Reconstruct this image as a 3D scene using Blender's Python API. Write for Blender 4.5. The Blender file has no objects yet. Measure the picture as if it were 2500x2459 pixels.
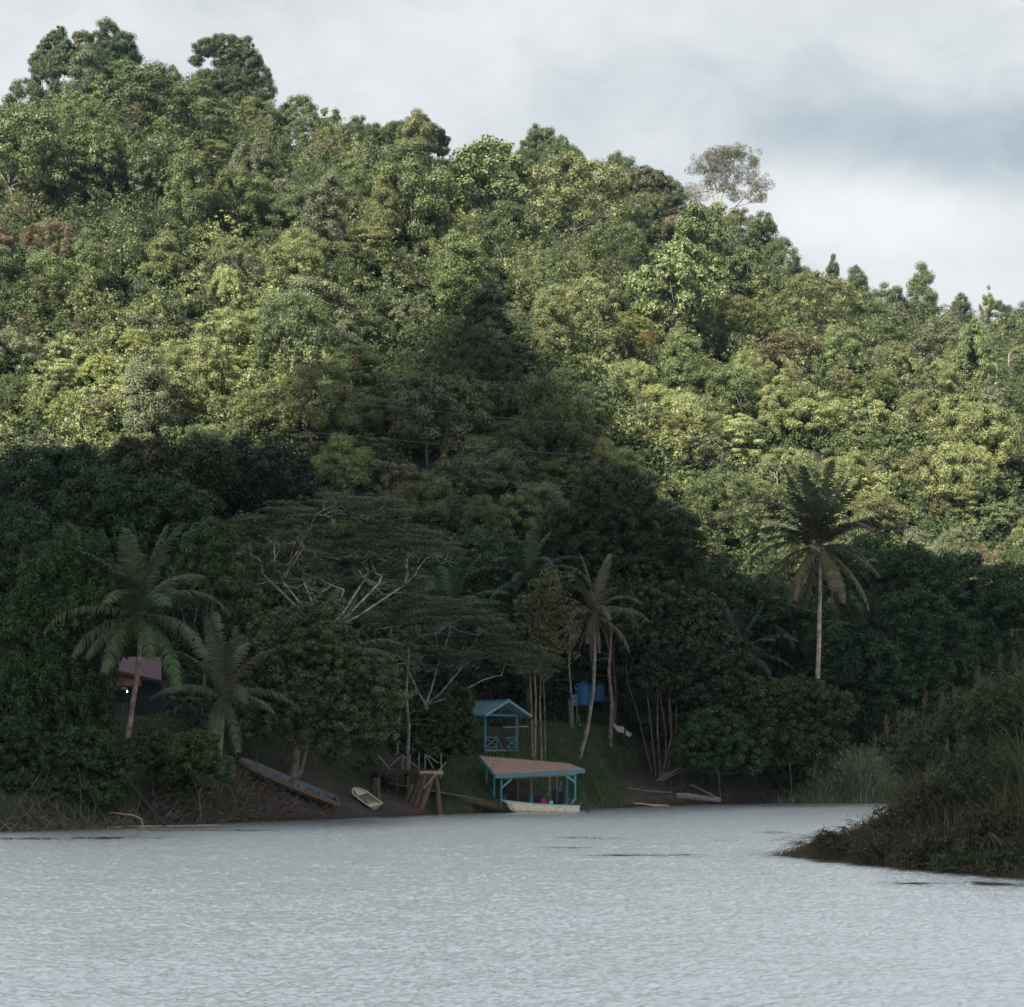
import bpy, math, random
import numpy as np
from mathutils import Vector, Matrix

# ------------------------------------------------------------------ camera, sky, sun, exposure
R = math.radians
F, HZ, H = 4800.0, 1857.0, 4.0            # focal length in photo pixels, horizon row, eye height (m)
scene = bpy.context.scene
col = scene.collection
cam_d = bpy.data.cameras.new("camera")
cam = bpy.data.objects.new("camera", cam_d)
col.objects.link(cam)
cam.location = (0, 0, H)
cam.rotation_euler = (R(90), 0, 0)
cam_d.sensor_width = 36
cam_d.lens = 36 * F / 2500
cam_d.shift_y = (HZ - 1229.5) / 2500
cam_d.clip_start = 0.5
cam_d.clip_end = 6000
scene.camera = cam

SUN_EL, SUN_AZ = R(40), R(38)             # behind the camera, to the left
S = Vector((-math.sin(SUN_AZ) * math.cos(SUN_EL), -math.cos(SUN_AZ) * math.cos(SUN_EL), math.sin(SUN_EL)))
sun_d = bpy.data.lights.new("sun", 'SUN')
sun_d.energy = 5.0
sun_d.angle = R(0.55)
sun_d.color = (1.0, 0.94, 0.83)
sun = bpy.data.objects.new("sun", sun_d)
sun.rotation_euler = S.to_track_quat('Z', 'Y').to_euler()
sun.location = (-100, -100, 300)
col.objects.link(sun)

world = bpy.data.worlds.new("World")
scene.world = world
world.use_nodes = True


def build_world():
    nt = world.node_tree
    N, L = nt.nodes, nt.links
    N.clear()
    out = N.new('ShaderNodeOutputWorld')
    bg = N.new('ShaderNodeBackground')
    bg.inputs[1].default_value = 0.05
    sky = N.new('ShaderNodeTexSky')
    sky.sky_type = 'NISHITA'
    sky.sun_disc = False
    sky.sun_elevation = SUN_EL
    sky.sun_rotation = R(180) + SUN_AZ
    tc = N.new('ShaderNodeTexCoord')
    sep = N.new('ShaderNodeSeparateXYZ')
    L.new(tc.outputs['Generated'], sep.inputs[0])

    def m(op, a, b=None, c=None, clamp=False):
        n = N.new('ShaderNodeMath')
        n.operation = op
        n.use_clamp = clamp
        for i, v in enumerate((a, b, c)):
            if v is None:
                continue
            if isinstance(v, (int, float)):
                n.inputs[i].default_value = v
            else:
                L.new(v, n.inputs[i])
        return n.outputs[0]
    ya = m('ADD', m('ABSOLUTE', sep.outputs[1]), 0.06)
    u = m('DIVIDE', sep.outputs[0], ya)
    v = m('DIVIDE', sep.outputs[2], ya)

    def blob(cu, cv, su, sv, tilt=0.0):
        du = m('SUBTRACT', u, cu)
        dv = m('SUBTRACT', m('SUBTRACT', v, cv), m('MULTIPLY', du, tilt))
        a = m('POWER', m('DIVIDE', du, su), 2.0)
        b = m('POWER', m('DIVIDE', dv, sv), 2.0)
        return m('POWER', 2.718, m('MULTIPLY', m('ADD', a, b), -1.0))
    comb = N.new('ShaderNodeCombineXYZ')
    L.new(m('MULTIPLY', u, 8.0), comb.inputs[0])
    L.new(m('MULTIPLY', v, 12.0), comb.inputs[1])
    L.new(m('MULTIPLY', sep.outputs[1], 0.4), comb.inputs[2])

    def noise(scale, detail, rough, dist=0.0):
        n = N.new('ShaderNodeTexNoise')
        n.inputs['Scale'].default_value = scale
        n.inputs['Detail'].default_value = detail
        n.inputs['Roughness'].default_value = rough
        n.inputs['Distortion'].default_value = dist
        L.new(comb.outputs[0], n.inputs['Vector'])
        return n.outputs[0]
    n1 = noise(1.0, 5, 0.5, 0.4)
    n2 = noise(2.9, 6, 0.55, 0.8)
    # warp of the cloud shapes
    f = m('ADD', m('MULTIPLY', m('SUBTRACT', n1, 0.5), 0.9), m('MULTIPLY', m('SUBTRACT', n2, 0.5), 0.60))
    band = m('ADD', blob(0.235, 0.292, 0.11, 0.019, -0.06), m('MULTIPLY', blob(0.16, 0.315, 0.14, 0.045, -0.10), 0.55))
    band = m('ADD', band, m('MULTIPLY', blob(0.0, 0.375, 0.30, 0.020, 0.0), 0.15))
    white = m('ADD', blob(0.175, 0.262, 0.05, 0.016, 0.0), m('MULTIPLY', blob(0.255, 0.385, 0.06, 0.025, -0.3), 1.0))
    white = m('ADD', white, m('MULTIPLY', blob(-0.02, 0.345, 0.10, 0.028, 0.0), 0.45))
    # 0 = blue grey, 1 = white
    w = m('ADD', m('MULTIPLY', f, 1.05), 0.62)
    w = m('SUBTRACT', w, m('MULTIPLY', band, 0.50))
    w = m('ADD', w, m('MULTIPLY', white, 0.42), clamp=True)
    ramp = N.new('ShaderNodeValToRGB')
    e = ramp.color_ramp.elements
    e[0].position, e[0].color = 0.0, (0.46, 0.54, 0.60, 1)
    e[1].position, e[1].color = 1.0, (0.95, 0.965, 0.965, 1)
    k = e.new(0.5)
    k.color = (0.76, 0.80, 0.82, 1)
    L.new(w, ramp.inputs[0])
    # thick cloud overhead is darker than the lit cloud near the horizon
    high = N.new('ShaderNodeMapRange')
    high.inputs[1].default_value = 0.58
    high.inputs[2].default_value = 0.85
    high.inputs[3].default_value = 1.0
    high.inputs[4].default_value = 0.60
    L.new(sep.outputs[2], high.inputs[0])
    sc = N.new('ShaderNodeVectorMath')
    sc.operation = 'SCALE'
    L.new(ramp.outputs[0], sc.inputs[0])
    L.new(m('MULTIPLY', high.outputs[0], 8.12), sc.inputs['Scale'])
    tint = N.new('ShaderNodeMix')
    tint.data_type = 'RGBA'
    tint.blend_type = 'MULTIPLY'
    tf = N.new('ShaderNodeMapRange')
    tf.inputs[1].default_value = 0.6
    tf.inputs[2].default_value = 0.9
    L.new(sep.outputs[2], tf.inputs[0])
    L.new(tf.outputs[0], tint.inputs[0])
    L.new(sc.outputs[0], tint.inputs[6])
    tint.inputs[7].default_value = (0.90, 1.0, 1.10, 1)
    mix = N.new('ShaderNodeMix')
    mix.data_type = 'RGBA'
    mix.inputs[0].default_value = 0.93
    L.new(sky.outputs[0], mix.inputs[6])
    L.new(tint.outputs[2], mix.inputs[7])
    L.new(mix.outputs[2], bg.inputs[0])
    L.new(bg.outputs[0], out.inputs[0])


build_world()
scene.view_settings.view_transform = 'Standard'
scene.view_settings.look = 'None'
scene.view_settings.exposure = 1.3
scene.view_settings.gamma = 1.0
scene.render.engine = 'CYCLES'
scene.cycles.max_bounces = 6
scene.cycles.diffuse_bounces = 3
scene.cycles.transparent_max_bounces = 6


# ------------------------------------------------------------------ small helpers
def at(px, py, Y):
    return Vector(((px - 1250) / F * Y, Y, H + (HZ - py) / F * Y))


def _h(i, j, s):
    n = (i * 374761393 + j * 668265263 + s * 974634777) & 0xffffffff
    n = ((n ^ (n >> 13)) * 1274126177) & 0xffffffff
    return ((n ^ (n >> 16)) & 0xffff) / 65535.0


def vnoise(x, y, s=0):
    x = np.asarray(x, float)
    y = np.asarray(y, float)
    xi, yi = np.floor(x).astype(np.int64), np.floor(y).astype(np.int64)
    fx, fy = x - xi, y - yi
    fx, fy = fx * fx * (3 - 2 * fx), fy * fy * (3 - 2 * fy)
    a, b = _h(xi, yi, s), _h(xi + 1, yi, s)
    c, d = _h(xi, yi + 1, s), _h(xi + 1, yi + 1, s)
    return (a * (1 - fx) + b * fx) * (1 - fy) + (c * (1 - fx) + d * fx) * fy - 0.5


def smooth(t):
    t = np.clip(t, 0, 1)
    return t * t * (3 - 2 * t)


def npmesh(name, V, Q):
    """quads (n,4) or mixed list -> mesh"""
    me = bpy.data.meshes.new(name)
    V = np.asarray(V, np.float32)
    Q = np.asarray(Q, np.int32)
    me.vertices.add(len(V))
    me.vertices.foreach_set('co', V.ravel())
    k = Q.shape[1]
    me.loops.add(Q.size)
    me.loops.foreach_set('vertex_index', Q.ravel())
    me.polygons.add(len(Q))
    me.polygons.foreach_set('loop_start', np.arange(0, Q.size, k, dtype=np.int32))
    me.update(calc_edges=True)
    return me


def link(name, me, mat, parent=None, loc=None, color=None, label=None, cat=None, group=None, kind=None):
    o = bpy.data.objects.new(name, me)
    col.objects.link(o)
    if mat is not None and me is not None and len(me.materials) == 0:
        me.materials.append(mat)
    if parent is not None:
        o.parent = parent
    if loc is not None:
        o.location = loc
    if color is not None:
        o.color = (*color, 1)
    tag(o, label, cat, group, kind)
    return o


def tag(o, label=None, cat=None, group=None, kind=None):
    if label:
        o['label'] = label
    if cat:
        o['category'] = cat
    if group:
        o['group'] = group
    if kind:
        o['kind'] = kind
    return o


def thing(name, loc, label, cat, group=None, rz=0.0):
    o = bpy.data.objects.new(name, None)
    o.empty_display_size = 0.3
    o.location = loc
    o.rotation_euler = (0, 0, rz)
    col.objects.link(o)
    return tag(o, label, cat, group)


class MB:
    """collects shapes (world coordinates) for ONE mesh object"""

    def __init__(self):
        self.V, self.Fc = [], []

    def add(self, vs, fs):
        n = len(self.V)
        self.V += [tuple(v) for v in vs]
        self.Fc += [tuple(i + n for i in f) for f in fs]
        return self

    def box(self, c, sx, sy, sz, M=None):
        c = Vector(c)
        vs = []
        for z in (-.5, .5):
            for x, y in ((-.5, -.5), (.5, -.5), (.5, .5), (-.5, .5)):
                v = Vector((x * sx, y * sy, z * sz))
                if M is not None:
                    v = M @ v
                vs.append(c + v)
        return self.add(vs, [(3, 2, 1, 0), (4, 5, 6, 7), (0, 1, 5, 4), (1, 2, 6, 5), (2, 3, 7, 6), (3, 0, 4, 7)])

    def bar(self, p, q, w, h=None, up=(0, 0, 1)):
        """beam from p to q, w across, h tall"""
        p, q = Vector(p), Vector(q)
        h = w if h is None else h
        d = (q - p)
        L = d.length
        x = d.normalized()
        upv = Vector(up)
        if abs(x.dot(upv)) > 0.97:
            upv = Vector((0, 1, 0))
        y = upv.cross(x).normalized()
        z = x.cross(y)
        M = Matrix((x, y, z)).transposed()
        return self.box((p + q) / 2, L, w, h, M)

    def tube(self, pts, rad, n=7, cap=True):
        pts = [Vector(p) for p in pts]
        if not hasattr(rad, '__len__'):
            rad = [rad] * len(pts)
        vs, fs = [], []
        prev = None
        for i, p in enumerate(pts):
            a = pts[max(i - 1, 0)]
            b = pts[min(i + 1, len(pts) - 1)]
            t = (b - a).normalized()
            if prev is None:
                u = t.orthogonal().normalized()
            else:
                u = (prev - t * prev.dot(t)).normalized()
            prev = u
            w = t.cross(u)
            for k in range(n):
                an = 2 * math.pi * k / n
                vs.append(p + (u * math.cos(an) + w * math.sin(an)) * rad[i])
        for i in range(len(pts) - 1):
            for k in range(n):
                a, b = i * n + k, i * n + (k + 1) % n
                fs.append((a, b, b + n, a + n))
        if cap:
            fs.append(tuple(range(n))[::-1])
            fs.append(tuple(range((len(pts) - 1) * n, len(pts) * n)))
        return self.add(vs, fs)

    def build(self, name, mat, parent=None, color=None, label=None, cat=None, group=None, kind=None, smooth_=False, org=None):
        me = bpy.data.meshes.new(name)
        o0 = Vector((0, 0, 0))
        if parent is not None:
            p = parent
            while p is not None:
                o0 = o0 + p.location
                p = p.parent
        if org is not None:
            o0 = Vector(org)
        me.from_pydata([tuple(Vector(v) - o0) for v in self.V], [], self.Fc)
        me.update()
        if smooth_:
            me.polygons.foreach_set('use_smooth', [True] * len(me.polygons))
        o = link(name, me, mat, parent, None, color, label, cat, group, kind)
        if org is not None:
            o.location = o0
        return o


# ------------------------------------------------------------------ materials
MAT = {}


def newmat(name):
    m = bpy.data.materials.new(name)
    m.use_nodes = True
    MAT[name] = m
    nt = m.node_tree
    b = nt.nodes['Principled BSDF']
    return m, nt.nodes, nt.links, b


def nz(N, L, scale, detail=4, rough=0.55, coord='Object', stretch=None):
    tc = N.new('ShaderNodeTexCoord')
    n = N.new('ShaderNodeTexNoise')
    n.inputs['Scale'].default_value = scale
    n.inputs['Detail'].default_value = detail
    n.inputs['Roughness'].default_value = rough
    if stretch:
        mp = N.new('ShaderNodeMapping')
        mp.inputs['Scale'].default_value = stretch
        L.new(tc.outputs[coord], mp.inputs[0])
        L.new(mp.outputs[0], n.inputs['Vector'])
    else:
        L.new(tc.outputs[coord], n.inputs['Vector'])
    return n.outputs[0]


def rng_(N, L, v, a, b, c, d):
    n = N.new('ShaderNodeMapRange')
    for i, q in enumerate((a, b, c, d)):
        n.inputs[i + 1].default_value = q
    L.new(v, n.inputs[0])
    return n.outputs[0]


def mixc(N, L, f, a, b, mode='MIX'):
    n = N.new('ShaderNodeMix')
    n.data_type = 'RGBA'
    n.blend_type = mode
    for i, q in ((0, f), (6, a), (7, b)):
        if isinstance(q, (int, float)):
            n.inputs[i].default_value = q
        elif isinstance(q, tuple):
            n.inputs[i].default_value = (*q, 1)
        else:
            L.new(q, n.inputs[i])
    return n.outputs[2]


def foliage_mat(name, trans=0.28, spec=0.30, rough=0.5, vlo=0.55, vhi=1.5):
    m, N, L, b = newmat(name)
    oi = N.new('ShaderNodeObjectInfo')
    geo = N.new('ShaderNodeNewGeometry')
    isl = geo.outputs['Random Per Island']
    hsv = N.new('ShaderNodeHueSaturation')
    L.new(oi.outputs['Color'], hsv.inputs['Color'])
    L.new(rng_(N, L, isl, 0, 1, 0.475, 0.52), hsv.inputs['Hue'])
    nv = nz(N, L, 0.55, 3)
    v = N.new('ShaderNodeMath')
    v.operation = 'MULTIPLY'
    # per-leaf brightness, shuffled against the hue
    sh = N.new('ShaderNodeMath')
    sh.operation = 'FRACT'
    s2 = N.new('ShaderNodeMath')
    s2.operation = 'MULTIPLY'
    s2.inputs[1].default_value = 37.7
    L.new(isl, s2.inputs[0])
    L.new(s2.outputs[0], sh.inputs[0])
    L.new(rng_(N, L, sh.outputs[0], 0, 1, vlo, vhi), v.inputs[0])
    L.new(rng_(N, L, nv, 0.3, 0.7, 0.75, 1.25), v.inputs[1])
    L.new(v.outputs[0], hsv.inputs['Value'])
    L.new(hsv.outputs[0], b.inputs['Base Color'])
    b.inputs['Roughness'].default_value = rough
    b.inputs['Specular IOR Level'].default_value = spec
    tr = N.new('ShaderNodeBsdfTranslucent')
    L.new(mixc(N, L, 1.0, hsv.outputs[0], (1.05, 1.2, 0.7), 'MULTIPLY'), tr.inputs[0])
    mx = N.new('ShaderNodeMixShader')
    mx.inputs[0].default_value = trans
    L.new(b.outputs[0], mx.inputs[1])
    L.new(tr.outputs[0], mx.inputs[2])
    L.new(mx.outputs[0], N['Material Output'].inputs[0])
    return m


foliage_mat('leaves', 0.15, 0.25, 0.5, 0.66, 1.34)
foliage_mat('glossy_leaves', 0.14, 0.3, 0.42, 0.6, 1.4)
foliage_mat('grass_blades', 0.3, 0.25, 0.5, 0.6, 1.6)


def bark_mat(name, blotch=0.5):
    m, N, L, b = newmat(name)
    oi = N.new('ShaderNodeObjectInfo')
    n1 = nz(N, L, 2.2, 5, 0.6, stretch=(1, 1, 1.0))
    n2 = nz(N, L, 9, 4, 0.6, stretch=(1, 1, 3.0))
    f = N.new('ShaderNodeMath')
    f.operation = 'MULTIPLY'
    L.new(rng_(N, L, n1, 0.35, 0.65, 1 - blotch, 1 + blotch), f.inputs[0])
    L.new(rng_(N, L, n2, 0.3, 0.7, 0.6, 1.4), f.inputs[1])
    vm = N.new('ShaderNodeVectorMath')
    vm.operation = 'SCALE'
    L.new(oi.outputs['Color'], vm.inputs[0])
    L.new(f.outputs[0], vm.inputs['Scale'])
    L.new(vm.outputs[0], b.inputs['Base Color'])
    b.inputs['Roughness'].default_value = 0.9
    b.inputs['Specular IOR Level'].default_value = 0.15
    bp = N.new('ShaderNodeBump')
    bp.inputs['Strength'].default_value = 0.6
    bp.inputs['Distance'].default_value = 0.03
    L.new(n2, bp.inputs['Height'])
    L.new(bp.outputs[0], b.inputs['Normal'])
    return m


bark_mat('bark')


def paint(name, color, rough=0.6, dirt=(0.10, 0.08, 0.06), amount=0.45, spec=0.3, metal=0.0, scale=3.0, stretch=None):
    m, N, L, b = newmat(name)
    n1 = nz(N, L, scale, 6, 0.65, stretch=stretch)
    f = rng_(N, L, n1, 0.45, 0.72, 0, amount)
    n2 = nz(N, L, scale * 6, 4, 0.6, stretch=stretch)
    c = mixc(N, L, f, color, dirt)
    c2 = mixc(N, L, rng_(N, L, n2, 0.35, 0.7, 0.0, 0.35), c, tuple(x * 0.55 for x in color))
    L.new(c2, b.inputs['Base Color'])
    b.inputs['Roughness'].default_value = rough
    b.inputs['Specular IOR Level'].default_value = spec
    b.inputs['Metallic'].default_value = metal
    bp = N.new('ShaderNodeBump')
    bp.inputs['Strength'].default_value = 0.3
    bp.inputs['Distance'].default_value = 0.01
    L.new(n2, bp.inputs['Height'])
    L.new(bp.outputs[0], b.inputs['Normal'])
    return m


paint('blue_paint', (0.07, 0.26, 0.32))
paint('pavilion_blue', (0.05, 0.19, 0.27), amount=.55)
paint('blue_roof', (0.15, 0.29, 0.34), 0.5, (0.03, 0.06, 0.07), 0.5)
paint('pink_roof', (0.52, 0.35, 0.30), 0.6, (0.16, 0.09, 0.08), 0.6, scale=1.6, stretch=(1, 1, 1))
paint('purple_roof', (0.16, 0.10, 0.125), 0.5, (0.07, 0.05, 0.08), 0.5)
paint('red_roof', (0.17, 0.052, 0.045), 0.6, (0.08, 0.03, 0.03), 0.4)
paint('peach_wood', (0.34, 0.20, 0.13), 0.8)
paint('grey_wood', (0.12, 0.10, 0.085), 0.9, (0.035, 0.03, 0.025), 0.7, stretch=(1, 1, 3))
paint('pale_wood', (0.22, 0.20, 0.18), 0.9, (0.07, 0.06, 0.05), 0.7)
paint('brown_wood', (0.135, 0.092, 0.068), 0.9, (0.045, 0.03, 0.025), 0.8, stretch=(1, 1, 0.35))
paint('cut_wood', (0.42, 0.30, 0.19), 0.85, (0.16, 0.10, 0.07), 0.6)
paint('dark_wood', (0.045, 0.035, 0.03), 0.9)
paint('cream_hull', (0.74, 0.66, 0.50), 0.45, (0.36, 0.22, 0.11), 0.75, stretch=(1, 1, 3))
paint('white_hull', (0.62, 0.60, 0.50), 0.5, (0.25, 0.22, 0.14), 0.6)
paint('cream_panel', (0.55, 0.45, 0.27), 0.6, (0.2, 0.15, 0.08), 0.6)
paint('navy_paint', (0.012, 0.022, 0.035), 0.5)
paint('aqua_paint', (0.13, 0.40, 0.45), 0.5, (0.07, 0.12, 0.12), 0.5)
paint('grey_boat', (0.16, 0.185, 0.215), 0.8, (0.05, 0.06, 0.07), 0.8, scale=1.4)
paint('green_hull', (0.035, 0.06, 0.055), 0.6)
paint('orange_paint', (0.36, 0.17, 0.04), 0.6, (0.16, 0.04, 0.025), 0.8)
paint('black_plastic', (0.012, 0.012, 0.014), 0.3, spec=0.5)
paint('silver_metal', (0.5, 0.52, 0.54), 0.35, metal=0.6, amount=0.2)
paint('blue_plastic', (0.025, 0.12, 0.28), 0.45, (0.02, 0.06, 0.15), 0.5, scale=1.5)
paint('barrel_blue', (0.04, 0.10, 0.16), 0.5)
paint('red_plastic', (0.50, 0.035, 0.02), 0.45)
paint('white_plastic', (0.68, 0.66, 0.62), 0.5)
paint('sign_blue', (0.035, 0.11, 0.20), 0.6, amount=0.3)
paint('rope', (0.32, 0.29, 0.24), 0.9)
paint('teal_cloth', (0.025, 0.14, 0.19), 0.95, (0.01, 0.04, 0.06), 0.3)
paint('dark_cloth', (0.012, 0.012, 0.016), 0.95)
paint('skin', (0.20, 0.11, 0.075), 0.7, amount=0.1)
paint('white_sheet', (0.52, 0.52, 0.53), 0.8, (0.2, 0.2, 0.2), 0.4)
paint('house_wall', (0.018, 0.035, 0.038), 0.85, amount=0.3)
paint('dark_red_wall', (0.07, 0.02, 0.02), 0.9)
paint('panel_grey', (0.07, 0.07, 0.085), 0.8)
paint('frame_grey', (0.17, 0.18, 0.18), 0.7)
paint('glass_dark', (0.008, 0.010, 0.012), 0.1, spec=0.5, amount=0.0)
paint('wire', (0.16, 0.17, 0.17), 0.5, amount=0.1)
paint('green_plastic', (0.02, 0.17, 0.13), 0.5)
paint('pale_blue_cloth', (0.16, 0.22, 0.25), 0.9)
paint('flower_white', (0.65, 0.66, 0.62), 0.8, amount=0.1)
paint('coconut', (0.13, 0.085, 0.03), 0.7, (0.05, 0.04, 0.02), 0.6)
m_, N_, L_, b_ = newmat('lamp_glow')
b_.inputs['Emission Color'].default_value = (1, 0.95, 0.85, 1)
b_.inputs['Emission Strength'].default_value = 12


def ground_mat():
    m, N, L, b = newmat('ground_soil')
    tc = N.new('ShaderNodeTexCoord')
    sep = N.new('ShaderNodeSeparateXYZ')
    L.new(tc.outputs['Object'], sep.inputs[0])
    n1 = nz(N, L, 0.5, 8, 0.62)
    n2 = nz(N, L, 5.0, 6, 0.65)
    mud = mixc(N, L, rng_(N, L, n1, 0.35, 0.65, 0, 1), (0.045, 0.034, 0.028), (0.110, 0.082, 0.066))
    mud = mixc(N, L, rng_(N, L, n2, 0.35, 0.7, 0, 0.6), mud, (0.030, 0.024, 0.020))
    floor = mixc(N, L, rng_(N, L, n1, 0.4, 0.6, 0, 1), (0.018, 0.022, 0.012), (0.040, 0.036, 0.022))  # dark humus, deepened further to stand in for tree shade
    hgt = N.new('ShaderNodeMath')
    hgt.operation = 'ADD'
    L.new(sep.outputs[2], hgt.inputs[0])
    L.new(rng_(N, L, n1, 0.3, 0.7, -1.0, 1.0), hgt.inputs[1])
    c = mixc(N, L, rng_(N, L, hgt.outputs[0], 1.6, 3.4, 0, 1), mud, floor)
    wet = rng_(N, L, sep.outputs[2], 0.05, 0.45, 0.55, 1.0)
    vm = N.new('ShaderNodeVectorMath')
    vm.operation = 'SCALE'
    L.new(c, vm.inputs[0])
    L.new(wet, vm.inputs['Scale'])
    L.new(vm.outputs[0], b.inputs['Base Color'])
    L.new(rng_(N, L, sep.outputs[2], 0.1, 0.9, 0.45, 0.95), b.inputs['Roughness'])
    b.inputs['Specular IOR Level'].default_value = 0.25
    bp = N.new('ShaderNodeBump')
    bp.inputs['Strength'].default_value = 0.9
    bp.inputs['Distance'].default_value = 0.12
    L.new(n2, bp.inputs['Height'])
    L.new(bp.outputs[0], b.inputs['Normal'])


ground_mat()


def water_mat():
    m, N, L, b = newmat('river_water')
    b.inputs['Base Color'].default_value = (0.94, 0.975, 1.0, 1)
    b.inputs['IOR'].default_value = 1.333
    b.inputs['Metallic'].default_value = 0.95
    b.inputs['Roughness'].default_value = 0.30
    b.inputs['Specular IOR Level'].default_value = 0.5
    tc = N.new('ShaderNodeTexCoord')

    def n(scale, sx, sy, detail, rough, dist=0.0):
        mp = N.new('ShaderNodeMapping')
        mp.inputs['Scale'].default_value = (sx, sy, 1)
        L.new(tc.outputs['Object'], mp.inputs[0])
        t = N.new('ShaderNodeTexNoise')
        t.inputs['Scale'].default_value = scale
        t.inputs['Detail'].default_value = detail
        t.inputs['Roughness'].default_value = rough
        t.inputs['Distortion'].default_value = dist
        L.new(mp.outputs[0], t.inputs['Vector'])
        return t.outputs[0]
    small = n(4.0, 1.0, 1.6, 4, 0.62, 0.3)
    big = n(0.45, 0.8, 1.2, 3, 0.5)
    # calm lanes where the surface is smoother
    calm = n(0.05, 0.55, 2.3, 4, 0.6, 0.6)
    add = N.new('ShaderNodeMath')
    add.operation = 'MULTIPLY_ADD'
    L.new(big, add.inputs[0])
    add.inputs[1].default_value = 1.6
    L.new(small, add.inputs[2])
    bp = N.new('ShaderNodeBump')
    bp.inputs['Distance'].default_value = 0.06
    ca = N.new('ShaderNodeAttribute')
    ca.attribute_name = 'calm'
    L.new(rng_(N, L, ca.outputs['Fac'], 0.0, 1.0, 1.0, 0.12), bp.inputs['Strength'])
    L.new(rng_(N, L, ca.outputs['Fac'], 0.0, 1.0, 0.30, 0.10), b.inputs['Roughness'])
    L.new(add.outputs[0], bp.inputs['Height'])
    L.new(bp.outputs[0], b.inputs['Normal'])


water_mat()

# ------------------------------------------------------------------ terrain
SHX = np.array([-400, -120, -60, -28.9, -23.3, -17.6, -10.1, -4.7, 1.6, 8.7, 16.7, 25.2, 52, 120, 400.])
SHY = np.array([20, 70, 96, 111, 118, 128, 138, 148, 155, 167, 178, 186, 192, 200, 230.])
SKX = np.array([-1500, -600, 0, 100, 200, 300, 400, 500, 600, 700, 800, 900, 1000, 1070, 1150, 1250, 1350, 1430, 1550, 1650, 1750, 1850, 1920, 2000, 2100, 2200, 2300, 2400, 2500, 3200, 4200.])
SKY = np.array([700, 420, 262, 215, 165, 150, 180, 190, 225, 260, 290, 315, 335, 375, 392, 388, 388, 436, 446, 495, 525, 545, 622, 662, 684, 717, 732, 747, 757, 820, 1000.])
YC = 400.0
ISL = np.array([(11.2, 83), (13.95, 74.6), (17.0, 67.5), (27, 50), (60, 30), (140, 20), (140, 160), (50, 125), (23, 99), (14.5, 90)])


def shore(x):
    return np.interp(x, SHX, SHY)


def island_d(x, y):
    """signed distance, positive inside the reed spit"""
    x, y = np.asarray(x, float), np.asarray(y, float)
    d = np.full(x.shape, 1e9)
    ins = np.zeros(x.shape, bool)
    n = len(ISL)
    for i in range(n):
        (ax, ay), (bx, by) = ISL[i], ISL[(i + 1) % n]
        ex, ey = bx - ax, by - ay
        t = np.clip(((x - ax) * ex + (y - ay) * ey) / (ex * ex + ey * ey), 0, 1)
        d = np.minimum(d, np.hypot(x - ax - t * ex, y - ay - t * ey))
        c = ((ay > y) != (by > y)) & (x < (bx - ax) * (y - ay) / (by - ay + 1e-12) + ax)
        ins ^= c
    return np.where(ins, d, -d)


def ground(x, y):
    x, y = np.asarray(x, float), np.asarray(y, float)
    sh = shore(x) + 0.9 * vnoise(x * .35, y * .02, 5) + 0.4 * vnoise(x * 1.2, y * .02, 6)

    def bank(d):
        zl = np.interp(d, [-30, -6, 0, 2, 5, 8, 12, 22, 40, 70], [-3, -1, 0, .7, 1.9, 3.1, 4.6, 6.9, 8, 11])
        zr = np.interp(d, [-30, -6, 0, 3, 10, 14, 18, 22, 30, 50, 70], [-3, -.8, 0, .45, 1.6, 2.6, 4.6, 6.4, 7.2, 8.8, 11])
        w = np.clip(smooth((x - 7) / 3) + smooth((x + 15.5) / 3) * (1 - smooth((x + 6.5) / 2)), 0, 1)
        return zl * (1 - w) + zr * w
    yb = np.maximum(192, sh + 24)
    zb = bank(yb - sh)
    px = 1250 + F * x / YC
    zc = 4 + (HZ - np.interp(px, SKX, SKY)) / F * YC - 7.5
    t = (y - yb) / (YC - yb)
    tt = np.clip(t, 0, 1)
    hill = zb + (zc - zb) * tt ** 0.93 + np.sin(np.pi * tt) * (9 * vnoise(x / 34, y / 45, 1) + 4 * vnoise(x / 13, y / 17, 2))
    hill = hill - np.maximum(y - YC, 0) * 0.35
    z = np.where(t > 0, hill, bank(y - sh))
    z = z + np.where((y > sh + .5) & (t < 0.2), 0.25 * vnoise(x / 1.7, y / 1.7, 3) + 0.12 * vnoise(x / .6, y / .6, 4), 0)
    near = np.interp(y, [-60, 4, 10, 16], [3, 2.2, .4, -3])
    z = np.maximum(z, np.where(y < 20, near, -99))
    di = island_d(x, y)
    zi = np.interp(di, [-4, 0, .8, 3, 6, 12], [-3, -.05, .45, 1.9, 3.0, 3.8]) + 0.3 * vnoise(x / 1.5, y / 1.5, 8)
    pxx = x / np.maximum(y, 1) * F + 1250
    zi = np.where(di > 0, zi * np.interp(pxx, [1900, 2060, 2150, 2250, 2500], [.35, .35, .5, .85, 1.0]), zi)
    z = np.where((y < 160) & (di > -4), np.maximum(z, zi), z)
    return np.maximum(z, -3.0)


def gz(x, y):
    return float(ground(np.array([x]), np.array([y]))[0])


def grid_axis(parts):
    out = []
    for a, b, s in parts:
        out.append(np.arange(a, b, s))
    return np.concatenate(out)


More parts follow.
